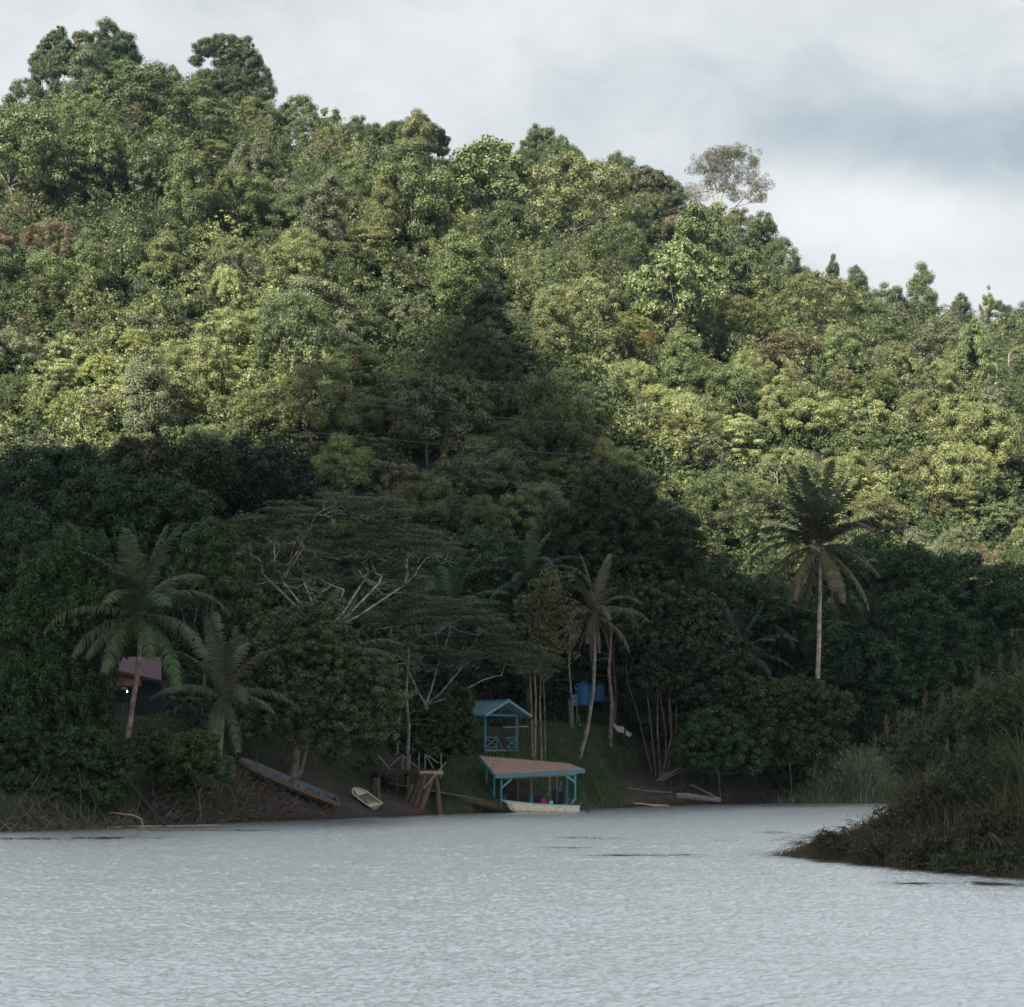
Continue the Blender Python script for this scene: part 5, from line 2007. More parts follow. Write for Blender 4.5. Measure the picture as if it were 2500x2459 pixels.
# walkway on stilts to the left of the jetty
root = thing('walkway', (at(815, 1850, 156).x, 156, 3.5), 'raised walkway with cross-braced rails behind the dark tree', 'walkway')
mb = MB()
a, b = at(775, 1850, 155), at(925, 1852, 153)
mb.bar(a, b, 1.1, .08)
mb.build('deck', MAT['grey_wood'], root)
for px in (801, 834, 854, 880):
    MB().bar(at(px, 1850, 154.4), at(px, 1817, 154.4), .07, .07, up=(0, 1, 0)).build('railing_post', MAT['pale_wood'], root)
mb = MB()
for x0, y0, x1, y1 in ((801, 1818, 832, 1846), (834, 1846, 860, 1818), (800, 1834, 834, 1835), (801, 1842, 832, 1842)):
    mb.bar(at(x0, y0, 154.3), at(x1, y1, 154.3), .04, .07)
mb.build('railing_brace', MAT['pale_wood'], root)
for px in (838, 880):
    x = at(px, 0, 155).x
    MB().tube([(x, 154.5, gz(x, 154.5) - .3), (x, 154.5, at(0, 1850, 154.5).z)], .09, 8).build('pile', MAT['dark_wood'], root)


# ---- house with purple roof, left
def house():
    Y = 142
    gx = at(300, 0, Y).x
    root = thing('house', (gx, Y, gz(gx, Y)), 'dark house with purple and red metal roofs behind the coconut palm', 'house')
    wl, wr = at(222, 1683, Y).x, at(395, 1683, Y).x
    zt, zb = at(0, 1683, Y).z, at(0, 1762, Y).z
    gnd = root.location.z - .5
    D = 5.0
    MB().box(((wl + wr) / 2, Y + D / 2, (zt + zb) / 2 + .35), wr - wl, D, zt - zb + .7).build('wall', MAT['house_wall'], root)
    MB().box(((at(345, 0, Y).x + wr) / 2, Y - .04, (zb + gnd) / 2), wr - at(345, 0, Y).x, .1, zb - gnd - .02).build('lower_wall', MAT['dark_red_wall'], root)
    for px in (230, 275, 318, 350, 390):
        x = at(px, 0, Y).x
        MB().bar((x, Y + .12, gnd), (x, Y + .12, zb), .14, .14, up=(0, 1, 0)).build('stilt', MAT['dark_wood'], root)
    # upper purple roof
    A, B = at(268, 1634, Y - .8), at(394, 1662, Y - .8)
    C_, E = at(394, 1606, Y + 2.6), at(278, 1604, Y + 2.6)
    corrugated(A, E, C_, B, 16, .035, .015, MB()).build('upper_roof', MAT['purple_roof'], root)
    A2, E2 = Vector((A.x, Y + 6, A.z)), Vector((E.x, Y + 2.6, E.z))
    corrugated(Vector((A.x, Y + 6.2, A.z)), E, C_, Vector((B.x, Y + 6.2, B.z)), 16, .035, .015, MB()).build('back_roof', MAT['purple_roof'], root)
    MB().bar(A + Vector((0, -.03, -.08)), B + Vector((0, -.03, -.08)), .05, .16).build('eave_board', MAT['dark_wood'], root)
    A, B = at(225, 1672, Y - 1.6), at(345, 1676, Y - 1.6)
    C_, E = at(345, 1652, Y - .1), at(236, 1640, Y - .1)
    corrugated(A, E, C_, B, 10, .025, .012, MB()).build('lower_roof', MAT['red_roof'], root)
    corrugated(at(216, 1680, Y - 2.3), at(222, 1671, Y - 1.62), at(312, 1679, Y - 1.62), at(308, 1684, Y - 2.3), 5, .02, .012, MB()).build('porch_roof', MAT['purple_roof'], root)
    for px in (224, 308):
        p = at(px, 1684, Y - 2.2)
        MB().bar((p.x, Y - 2.2, gz(p.x, Y - 2.2) - .3), (p.x, Y - 2.2, p.z), .1, .1, up=(0, 1, 0)).build('porch_post', MAT['dark_wood'], root)
    # window
    x0, x1, z0, z1 = at(232, 0, Y).x, at(265, 0, Y).x, at(0, 1724, Y).z, at(0, 1685, Y).z
    w = MB()
    for a, b in (((x0, z0), (x1, z0)), ((x0, z1), (x1, z1))):
        w.bar((a[0], Y - .04, a[1]), (b[0], Y - .04, b[1]), .06, .07)
    for x in (x0, (x0 + x1) / 2, x1):
        w.bar((x, Y - .05, z0), (x, Y - .05, z1), .06, .06, up=(0, 1, 0))
    f = w.build('window', MAT['frame_grey'], root)
    MB().box(((x0 + x1) / 2, Y - .012, (z0 + z1) / 2), x1 - x0, .02, z1 - z0).build('pane', MAT['glass_dark'], f)
    x0, x1, z0, z1 = at(280, 0, Y - 1).x, at(313, 0, Y - 1).x, at(0, 1757, Y - 1).z, at(0, 1717, Y - 1).z
    MB().box(((x0 + x1) / 2, Y - 1, (z0 + z1) / 2), x1 - x0, .05, z1 - z0).box(((x0 + x1) / 2, Y - .5, z0 - .05), x1 - x0 + .4, 1.1, .08).build('balcony', MAT['panel_grey'], root)
    p = at(309, 1686, Y - 2.1)
    lamp = MB()
    lathe(lamp, p + Vector((0, 0, -.06)), [(.02, -.08), (.07, -.05), (.085, 0), (.06, .05), (.03, .09)], 10)
    lb = lamp.build('porch_lamp', MAT['lamp_glow'], root, label='lit white lamp bulb under the porch roof')
    MB().tube([p + Vector((0, 0, .02)), p + Vector((0, 0, .16))], .03, 8).build('socket', MAT['black_plastic'], lb)


house()


# ---- water tanks, sign, pipes, person, sheet
def tank(px, py, Y, w, h, lab):
    r = w / 2 / F * Y
    hh = h / F * Y
    c = at(px, py, Y)
    root = thing('water_tank', c, lab, 'water tank', 'blue plastic water tanks')
    prof = [(r * .97, 0)]
    for k in range(5):
        z = hh * (.04 + .18 * k)
        prof += [(r, z), (r, z + hh * .13), (r * .965, z + hh * .145), (r * .965, z + hh * .165)]
    prof += [(r * 1.02, hh * .92), (r * 1.02, hh * .95), (r * .85, hh), (r * .3, hh * 1.06)]
    lathe(MB(), c, prof, 28).build('body', MAT['blue_plastic'], root)
    lathe(MB(), c + Vector((0, 0, hh * 1.062)), [(r * .28, 0), (r * .28, hh * .05), (r * .2, hh * .07)], 16).build('lid', MAT['blue_plastic'], root)
    MB().box(c + Vector((-r * .82, -r * .62, hh * .78)), .10, .05, .19, Matrix.Rotation(R(-50), 3, 'Z')).build('label_plate', MAT['white_plastic'], root)
    g = gz(c.x, c.y)
    mb = MB()
    for sx in (-1, 1):
        for sy in (-1, 1):
            mb.bar((c.x + sx * r * .8, c.y + sy * r * .8, g - .3), (c.x + sx * r * .8, c.y + sy * r * .8, c.z - .13), .12, .12, up=(0, 1, 0))
    mb.box(c + Vector((0, 0, -.07)), r * 2.2, r * 2.2, .12)
    mb.build('stand', MAT['dark_wood'], root)


tank(1423, 1722, 190, 42, 52, 'blue water tank behind the leaning coconut trunk')
tank(1459, 1712, 194, 36, 42, 'darker blue water tank half hidden behind leaves')
p = at(1401, 1712, 186)
root = thing('signboard', (p.x, p.y, gz(p.x, p.y)), 'blue notice board with rows of small white lettering', 'sign')
MB().box(at(1401, 1711, 186), .68, .05, .98).build('board', MAT['sign_blue'], root)
mb = MB()
for k, (y, x0, x1) in enumerate(((1698, 1393, 1405), (1701, 1396, 1400), (1707, 1393, 1399), (1709.5, 1393, 1397), (1712.5, 1393, 1404), (1715.5, 1393, 1396), (1718, 1393, 1398), (1720.5, 1393, 1397))):
    q0, q1 = at(x0, y, 185.96), at(x1, y, 185.96)
    rs = np.random.RandomState(k)
    x = q0.x
    while x < q1.x:
        w = rs.uniform(.03, .07)
        mb.box((x + w / 2, 185.965, q0.z), w, .012, .045)
        x += w + .022
mb.build('lettering', MAT['white_plastic'], root)
for px in (1393, 1409):
    q = at(px, 1700, 186.06)
    MB().bar((q.x, q.y, gz(q.x, q.y) - .2), (q.x, q.y, q.z), .07, .07, up=(0, 1, 0)).build('post', MAT['frame_grey'], root)
q = at(1393, 1782, 184)
for i in range(6):
    x = (1388 + i * 1.9)
    b = at(x + 3 + i * .5, 1782, 184 + .05 * (i % 2))
    b.z = gz(b.x, b.y) - .05
    t = at(x, 1706 + (i % 3) * 3, 184.5)
    MB().tube([b, t], .028 + .006 * (i % 2), 6).build('pipe', MAT['pale_wood' if i % 2 else 'frame_grey'], None, label=f'{["first", "second", "third", "fourth", "fifth", "sixth"][i]} from the left of the pale pipes standing by the slim trunk', cat='pipe',
                                                       group='pale pipes bundled upright', org=b)


def person():
    b = at(1414, 1781, 184.0)
    g = gz(b.x, b.y)
    hgt = 1.62
    k = hgt / 1.68
    root = thing('person', (b.x, b.y, g), 'person in long teal hooded top and dark trousers walking behind the leaning palm', 'person')
    J = {'pelvis': (0, 0, .92), 'chest': (-.02, .02, 1.22), 'neck': (-.03, 0, 1.42), 'head0': (-.05, -.01, 1.52), 'head1': (-.06, -.02, 1.64),
         'shL': (-.04, -.17, 1.36), 'elL': (.06, -.20, 1.10), 'waL': (.16, -.16, .88), 'haL': (.19, -.15, .80),
         'shR': (-.01, .17, 1.36), 'elR': (-.10, .20, 1.10), 'waR': (-.14, .18, .86), 'haR': (-.15, .18, .78),
         'hiL': (0, -.09, .88), 'knL': (.14, -.09, .50), 'anL': (.12, -.09, .09), 'toL': (.0, -.09, .04),
         'hiR': (0, .09, .88), 'knR': (-.06, .09, .50), 'anR': (.16, .09, .12), 'toR': (.06, .09, .04)}
    E = [('pelvis', 'chest'), ('chest', 'neck'), ('neck', 'head0'), ('head0', 'head1'), ('chest', 'shL'), ('shL', 'elL'), ('elL', 'waL'), ('waL', 'haL'),
         ('chest', 'shR'), ('shR', 'elR'), ('elR', 'waR'), ('waR', 'haR'), ('pelvis', 'hiL'), ('hiL', 'knL'), ('knL', 'anL'), ('anL', 'toL'),
         ('pelvis', 'hiR'), ('hiR', 'knR'), ('knR', 'anR'), ('anR', 'toR')]
    RAD = {'pelvis': .15, 'chest': .155, 'neck': .06, 'head0': .085, 'head1': .085, 'sh': .065, 'el': .048, 'wa': .036, 'ha': .042, 'hi': .09, 'kn': .06, 'an': .042, 'to': .04}

    def skin(name, mat, keys, grow):
        idx = {q: i for i, q in enumerate(keys)}
        me = bpy.data.meshes.new(name)
        me.from_pydata([tuple(c * k for c in J[q]) for q in keys], [(idx[a], idx[b_]) for a, b_ in E if a in idx and b_ in idx], [])
        o = link(name, me, MAT[mat], root)
        md = o.modifiers.new('skin', 'SKIN')
        md.use_smooth_shade = True
        for i, q in enumerate(keys):
            r = (RAD.get(q) or RAD[q[:2]]) * k * grow
            me.skin_vertices[0].data[i].radius = (r, r)
            me.skin_vertices[0].data[i].use_root = (i == 0)
        s = o.modifiers.new('sub', 'SUBSURF')
        s.levels = s.render_levels = 1
        return o
    keys = list(J)
    body = skin('body', 'skin', keys, 1.0)
    skin('trousers', 'dark_cloth', ['pelvis', 'hiL', 'knL', 'anL', 'hiR', 'knR', 'anR'], 1.22)
    skin('hooded_top', 'teal_cloth', ['chest', 'pelvis', 'shL', 'elL', 'waL', 'shR', 'elR', 'waR', 'neck'], 1.22)
    # hood round the back and top of the head, coat skirt
    mb = MB()
    lathe(mb, (0.02 * k, 0, .62 * k), [(.21 * k, 0), (.20 * k, .12 * k), (.17 * k, .32 * k)], 14)
    child(mb, 'coat_skirt', 'teal_cloth', root)
    vs, fs = [], []
    nu, nv = 12, 8
    for j in range(nv + 1):
        ph = math.pi * (j / nv)
        for i in range(nu + 1):
            th = R(-125) + R(250) * i / nu
            vs.append(((-.045 + .13 * math.sin(ph) * math.cos(th)) * k, (.125 * math.sin(ph) * math.sin(th)) * k, (1.585 + .155 * math.cos(ph)) * k))
    for j in range(nv):
        for i in range(nu):
            a = j * (nu + 1) + i
            fs.append((a, a + 1, a + nu + 2, a + nu + 1))
    child(MB().add(vs, fs), 'hood', 'teal_cloth', root)
    mb = MB()
    for sy in (-1, 1):
        lathe(mb, (-.145 * k, sy * .032 * k, 1.595 * k), [(.002, -.008), (.010 * k, 0), (.002, .008)], 8)
    mb.add([(-.14 * k, -.014, 1.55 * k), (-.14 * k, .014, 1.55 * k), (-.168 * k, 0, 1.552 * k), (-.142 * k, 0, 1.595 * k)], [(0, 1, 2), (1, 3, 2), (3, 0, 2), (0, 3, 1)])
    mb.box((-.146 * k, 0, 1.523 * k), .008, .045 * k, .008)
    child(mb, 'face', 'dark_cloth', root)


person()
# crumpled white sheet with a dark band
a, b = at(1499, 1768, 190), at(1541, 1792, 189)
root = thing('sheet', (a.x, 190, gz(a.x, 190)), 'crumpled white sheet with black band draped beside the grey trunk', 'tarpaulin')
rs = np.random.RandomState(8)
vs, fs = [], []
nu, nv = 22, 8
for j in range(nv + 1):
    for i in range(nu + 1):
        u, v = i / nu, j / nv
        px = 1498 + 44 * u
        top = 1762 + 26 * u ** .8 + 3 * math.sin(u * 9)
        h = 15 * math.sin(math.pi * (.1 + .85 * u)) ** .5
        p = at(px, top + h * v, 190 - .9 * v - u * .3)
        vs.append(p + Vector((0, .12 * math.sin(i * 1.3 + j), .05 * math.cos(i * 2.1 + j * 1.7))))
for j in range(nv):
    for i in range(nu):
        a = j * (nu + 1) + i
        fs.append((a, a + 1, a + nu + 2, a + nu + 1))
MB().add(vs, [f for f in fs if not 13 <= (f[0] % (nu + 1)) <= 14]).build('cloth', MAT['white_sheet'], root)
MB().add(vs, [f for f in fs if 13 <= (f[0] % (nu + 1)) <= 14]).build('dark_band', MAT['dark_cloth'], root)

# ---- power lines across the slope
WIRES = [([(-120, 940), (105, 971), (456, 1017), (723, 1052), (1150, 1092), (1588, 1123), (2050, 1146), (2620, 1168)], 212, 'topmost power line crossing from the lime bamboo to the right edge'),
         ([(760, 974), (826, 981), (1200, 1018), (1600, 1052), (1850, 1070)], 216, 'short upper power line in the dark middle of the slope'),
         ([(-120, 1015), (70, 1043), (600, 1115), (1150, 1168), (1560, 1200), (2050, 1222), (2620, 1240)], 208, 'middle power line passing behind the tallest palm'),
         ([(380, 1160), (700, 1197), (1150, 1236), (1560, 1268), (2091, 1292), (2620, 1306)], 204, 'lowest power line meeting the tallest palm crown')]
for pts, Y, lab in WIRES:
    P = []
    for i in range(len(pts) - 1):
        for j in range(6):
            f = j / 6
            P.append(at(pts[i][0] * (1 - f) + pts[i + 1][0] * f, pts[i][1] * (1 - f) + pts[i + 1][1] * f, Y))
    P.append(at(*pts[-1], Y))
    MB().tube(P, .022, 5).build('power_line', MAT['wire'], None, label=lab, cat='power line', group='power lines across the slope', org=P[0])

# ---- bare or pale trunks seen on the slope
for i, (px, y0, y1, r, lab) in enumerate([(695, 868, 790, .22, 'pale straight trunk standing free in the lit left slope'), (1305, 598, 545, .3, 'broken pale snag among the upper middle trees'),
                                          (1318, 600, 535, .14, 'thin upright snag right beside the broken pale one'), (88, 690, 650, .25, 'short white dead stem at the far left slope'),
                                          (128, 652, 628, .2, 'white dead stub upper right of the short white stem'), (2336, 890, 820, .22, 'pale bare trunk below the right crest'),
                                          (2460, 930, 860, .2, 'pale thin trunk near the right edge of the slope'), (1900, 1250, 1150, .1, 'thin pale stem left of the tallest palm crown'),
                                          (1780, 1265, 1190, .12, 'forked pale stem left of the tallest palm')]):
    P = ray_hit(px, y0, 1.0)
    Y = P.y
    b = at(px, y0, Y)
    t = at(px + (7, -3, 5, -6, -5, 2, 4, -3, 5)[i], y1, Y)
    g = Vector((b.x, Y, gz(b.x, Y)))
    root = thing('dead_tree', g, lab, 'dead tree')
    rs = np.random.RandomState(300 + i)
    mb = MB().tube([g, g.lerp(t, .35) + Vector((.2, 0, 0)), g.lerp(t, .7), t], [r * 1.2, r, r * .8, r * .45], 8)
    for k in range(5):
        s0 = g.lerp(t, rs.uniform(.6, .98))
        e = s0 + Vector((rs.uniform(-1.6, 1.6), rs.uniform(-1, .5), rs.uniform(.5, 1.6)))
        mb.tube([s0, s0.lerp(e, .5) + Vector((0, 0, -.1)), e], [r * .35, r * .22, .02], 5, cap=False)
    mb.build('trunk', MAT['bark'], root, color=(0.30, 0.27, 0.23))


# ------------------------------------------------------------------ grass, cane and reeds (nobody could count them)
def blades(P, hgt, lean, width, rs, seg=3, bend=.6):
    """strip blades: P (n,3) bases, hgt (n,), lean (n,2) horizontal offset at the tip"""
    n = len(P)
    a = rs.uniform(0, 2 * math.pi, n)
    wv = np.stack([np.cos(a), np.sin(a) * .6, np.zeros(n)], 1) * width[:, None] * .5
    rings = []
    for k in range(seg + 1):
        f = k / seg
        c = P + np.stack([lean[:, 0] * f ** 1.9, lean[:, 1] * f ** 1.9, hgt * (f - bend * .5 * f ** 3)], 1)
        ww = wv * (1 - f * .92)
        rings.append((c - ww, c + ww))
    V = []
    for k in range(seg):
        V.append(np.stack([rings[k][0], rings[k][1], rings[k + 1][1], rings[k + 1][0]], 1))
    return np.concatenate(V, 0).reshape(-1, 3)


def stuff_mesh(name, V, mat, color, label, cat):
    me = npmesh(name, V, quads(len(V)))
    return link(name, me, MAT[mat], color=color, label=label, cat=cat, kind='stuff')


def scatter(rs, n, x0, x1, d0, d1):
    x = rs.uniform(x0, x1, n)
    y = shore(x) + rs.uniform(d0, d1, n)
    return x, y


def pxr(px, Y):
    return (px - 1250) / F * Y


rs = np.random.RandomState(77)
# grass on the bank around the boat shelter and the pavilion
Vs = []
for (x0, x1, d0, d1, n, h0, h1, clump) in (
        (pxr(1395, 160), pxr(1515, 160), 2.0, 10, 15000, .5, 1.3, 0),
        (pxr(1100, 158), pxr(1400, 158), 5.5, 11, 17000, .4, 1.0, 0),
        (pxr(1050, 158), pxr(1180, 158), 3.0, 9, 6000, .4, 1.1, 0),
        (pxr(1300, 175), pxr(1560, 175), 17, 36, 16000, .3, .9, 0),
        (pxr(1680, 182), pxr(2150, 182), 12.5, 22, 22000, .5, 1.5, 0),
        (pxr(-40, 118), pxr(560, 126), 1.6, 5.5, 12000, .3, .95, 0),
        (pxr(380, 135), pxr(1100, 150), 13, 24, 20000, .3, .8, 0)):
    x, y = scatter(rs, n, x0, x1, d0, d1)
    x = x + rs.normal(size=n) * .9
    y = y + rs.normal(size=n) * .8
    keep = (vnoise(x / 1.3, y / 1.3, 31) + .25 + .3 * rs.uniform(-1, 1, n)) > 0
    # keep the strip in front of and behind the pavilion steps open
    x, y = x[keep], y[keep]
    P = np.stack([x, y, ground(x, y) - .05], 1)
    h = rs.uniform(h0, h1, len(x)) * (1 + .8 * vnoise(x / .9, y / .9, 33))
    ln = rs.normal(size=(len(x), 2)) * .35 * h[:, None]
    Vs.append(blades(P, h, ln, np.full(len(x), .05), rs))
stuff_mesh('grass', np.concatenate(Vs), 'grass_blades', (0.070, 0.105, 0.048), 'shaggy dark grass growing along the top of the bank', 'grass')
# pale cane thicket right
n = 9000
px = rs.normal(2085, 52, n) + rs.choice([-40, -15, 0, 10, 45], n)
Y = rs.uniform(183.5, 191, n)
x = pxr(px, Y)
P = np.stack([x, Y, ground(x, Y) - .05], 1)
h = rs.uniform(2.2, 6.6, n) * np.exp(-((px - 2090) / 100) ** 2) * (1 + .7 * vnoise(px / 14, Y / 2, 95)) + .9
ln = rs.normal(size=(n, 2)) * .22 * h[:, None]
V1 = blades(P, h, ln, np.full(n, .085), rs, 4, .75)
# arching leaves from the canes
m = 16000
j = rs.randint(0, n, m)
f = rs.uniform(.25, 1, m)
Pb = P[j] + np.stack([ln[j, 0] * f ** 1.9, ln[j, 1] * f ** 1.9, h[j] * (f - .37 * f ** 3)], 1)
V2 = blades(Pb, rs.uniform(.3, .8, m), rs.normal(size=(m, 2)) * .5, np.full(m, .10), rs, 3, 1.6)
stuff_mesh('cane_thicket', np.concatenate([V1, V2]), 'grass_blades', (0.135, 0.165, 0.105), 'pale green cane thicket at the right end of the far bank', 'cane')
# fringe of drooping cane leaves along the mud on the right
n = 9000
px = rs.uniform(1700, 2170, n)
Y = rs.uniform(0, 1, n) * 5 + shore(pxr(px, 180)) + 10
x = pxr(px, Y)
k = vnoise(x / 1.5, Y / 1.5, 41) > -.15
x, Y = x[k], Y[k]
P = np.stack([x, Y, ground(x, Y)], 1)
h = rs.uniform(.4, 1.5, len(x))
stuff_mesh('bank_fringe', blades(P, h, rs.normal(size=(len(x), 2)) * .5 * h[:, None], np.full(len(x), .08), rs, 3, 1.3), 'grass_blades', (0.085, 0.085, 0.050),
           'ragged fringe of drooping leaves above the mud on the right', 'grass')
# dark leafy ground cover under the trees of the flat
Vs = []
n = 900
x = rs.uniform(-46, 56, n)
y = shore(x) + rs.uniform(13, 60, n)
for i in range(n):
    pxx = 1250 + x[i] / y[i] * F
    d = y[i] - shore(x[i])
    if 1270 < pxx < 1560 and d < 32 or 1040 < pxx < 1330 and d < 24 or 200 < pxx < 420 and d < 34 or 1500 < pxx < 1700 and d < 19:
        continue
    r = rs.uniform(.8, 1.9)
    c = np.array([x[i], y[i], gz(x[i], y[i])])
    LC, LD = lobes_on(rs, 6, c, (r * .8, r * .8, r * 1.2), 0.0)
    Vs.append(crown_leaves(rs, LC, LD, np.full(len(LC), r * .5), int(30 * r), .26))
stuff_mesh('thicket', np.concatenate(Vs), 'leaves', (0.040, 0.062, 0.032), 'dark thicket of low leafy growth under the bank trees', 'thicket')


# exposed roots, twigs and driftwood
def tangle(name, label, regions, color, seed, cat='roots', rad=.022):
    rs = np.random.RandomState(seed)
    mb = MB()
    for (px0, px1, d0, d1, n, L0, L1, up) in regions:
        for _ in range(n):
            px = rs.uniform(px0, px1)
            x = pxr(px, 130 if px < 900 else 165)
            y = float(shore(x)) + rs.uniform(d0, d1)
            x = pxr(px, y)
            p = Vector((x, y, gz(x, y) + rs.uniform(0, .25)))
            a = rs.uniform(0, 2 * math.pi)
            L = rs.uniform(L0, L1)
            pts = [p]
            e = rs.uniform(-.2, up)
            for k in range(5):
                a += rs.normal() * .45
                e += rs.normal() * .35 - .12
                q = pts[-1] + Vector((math.cos(a), math.sin(a) * .6, e)) * L / 5
                q.z = max(q.z, gz(q.x, q.y) + .02)
                pts.append(q)
            r = rad * rs.uniform(.5, 1.8)
            mb.tube(pts, [r, r * .9, r * .75, r * .6, r * .45, r * .25], 4, cap=False)
    return mb.build(name, MAT['bark'], None, color=color, label=label, cat=cat, kind='stuff')


tangle('root_tangle', 'tangle of exposed roots and twigs on the left mud bank', [(-20, 700, .3, 4.5, 900, .6, 2.6, 1.1), (640, 800, .3, 2.2, 90, .5, 1.6, .5), (350, 640, 2.0, 6.5, 420, .6, 2.2, 1.4)],
       (0.115, 0.09, 0.078), 61, rad=.024)
tangle('root_tangle', 'dry roots and twigs along the foot of the bank at the right', [(1400, 1530, .4, 4.0, 150, .5, 1.6, .8), (1560, 2180, 5, 12, 240, .6, 2.2, .8), (1850, 2180, 1, 7, 150, .5, 1.6, .7)],
       (0.16, 0.125, 0.10), 62)
for i, (x0, y0, Y0, x1, y1, Y1, r, lab, mat) in enumerate([
        (1650, 1962, 179.5, 1758, 1944, 180.5, .30, 'thick pale driftwood log on the mud beach', 'pale_wood'),
        (1545, 1972, 171, 1632, 1957, 173, .10, 'thin driftwood stick at the water left of the thick log', 'cut_wood'),
        (1602, 1908, 182, 1664, 1872, 184.5, .13, 'fallen trunk leaning up from the beach, left of a pair', 'grey_wood'),
        (1612, 1908, 182.5, 1682, 1872, 185.5, .12, 'fallen trunk leaning up from the beach, right of a pair', 'grey_wood'),
        (1684, 1888, 185, 1748, 1934, 179, .12, 'broken branch pointing down the beach with white lump at its tip', 'pale_wood'),
        (1530, 1905, 178, 1640, 1892, 181, .07, 'long thin stick lying across the top of the beach', 'pale_wood'),
        (302, 1868, 122.5, 402, 2010, 118.2, .13, 'dark log sloping from the bushes to the water', 'dark_wood'),
        (262, 1986, 116.8, 530, 2003, 120.3, .045, 'straight pale pole floating along the left bank', 'cut_wood'),
        (950, 1912, 149.5, 1180, 1948, 151.5, .05, 'long pale stick on the mud behind the jetty logs', 'pale_wood'),
        (1060, 1915, 152, 1240, 1938, 154, .06, 'low plank on the mud left of the boat shelter', 'brown_wood')]):
    a, b = at(x0, y0, Y0), at(x1, y1, Y1)
    for v in (a, b):
        g = gz(v.x, v.y)
        if i != 7:
            v.z = max(v.z, g + r * .4) if v.z < g + 1.6 else v.z
            v.z = min(v.z, g + (r + .08 if i not in (4, 6, 8) else .8)) if i not in (2, 3) else v.z
        else:
            v.z = .05
    m = a.lerp(b, .5)
    m.z = max(m.z, gz(m.x, m.y) + r * .5)
    if i in (0, 1, 5, 9):
        m.z = gz(m.x, m.y) + r * .8
    mm = [a, a.lerp(m, .5) + Vector((0, 0, r * .3)), m, m.lerp(b, .5), b]
    o = MB().tube(mm, [r, r * 1.05, r, r * .9, r * .75], 9).build('driftwood', MAT[mat], None, label=lab, cat='driftwood', group='driftwood and sticks on the far bank', org=a)
# arched bleached branch in the water, left
P = [at(268, 1983, 118), at(300, 1988, 117.5), at(325, 1990, 117.2), at(345, 2000, 117), at(352, 2012, 117)]
P[-1].z = -.1
MB().tube(P, [.03, .045, .05, .045, .03], 7).build('branch', MAT['cut_wood'], None, label='bleached branch arching into the water at the left bank', cat='branch', org=P[0])
c = at(284, 2003, 117.4)
MB().add([c, c + Vector((.18, 0, .02)), c + Vector((.24, .03, .22)), c + Vector((.05, -.03, .26)), c + Vector((.1, -.06, .12))], [(0, 1, 4), (1, 2, 4), (2, 3, 4), (3, 0, 4), (0, 3, 2, 1)]).build(
    'plastic_bag', MAT['green_plastic'], None, label='scrap of green plastic caught on the twigs at left', cat='plastic scrap', org=c)


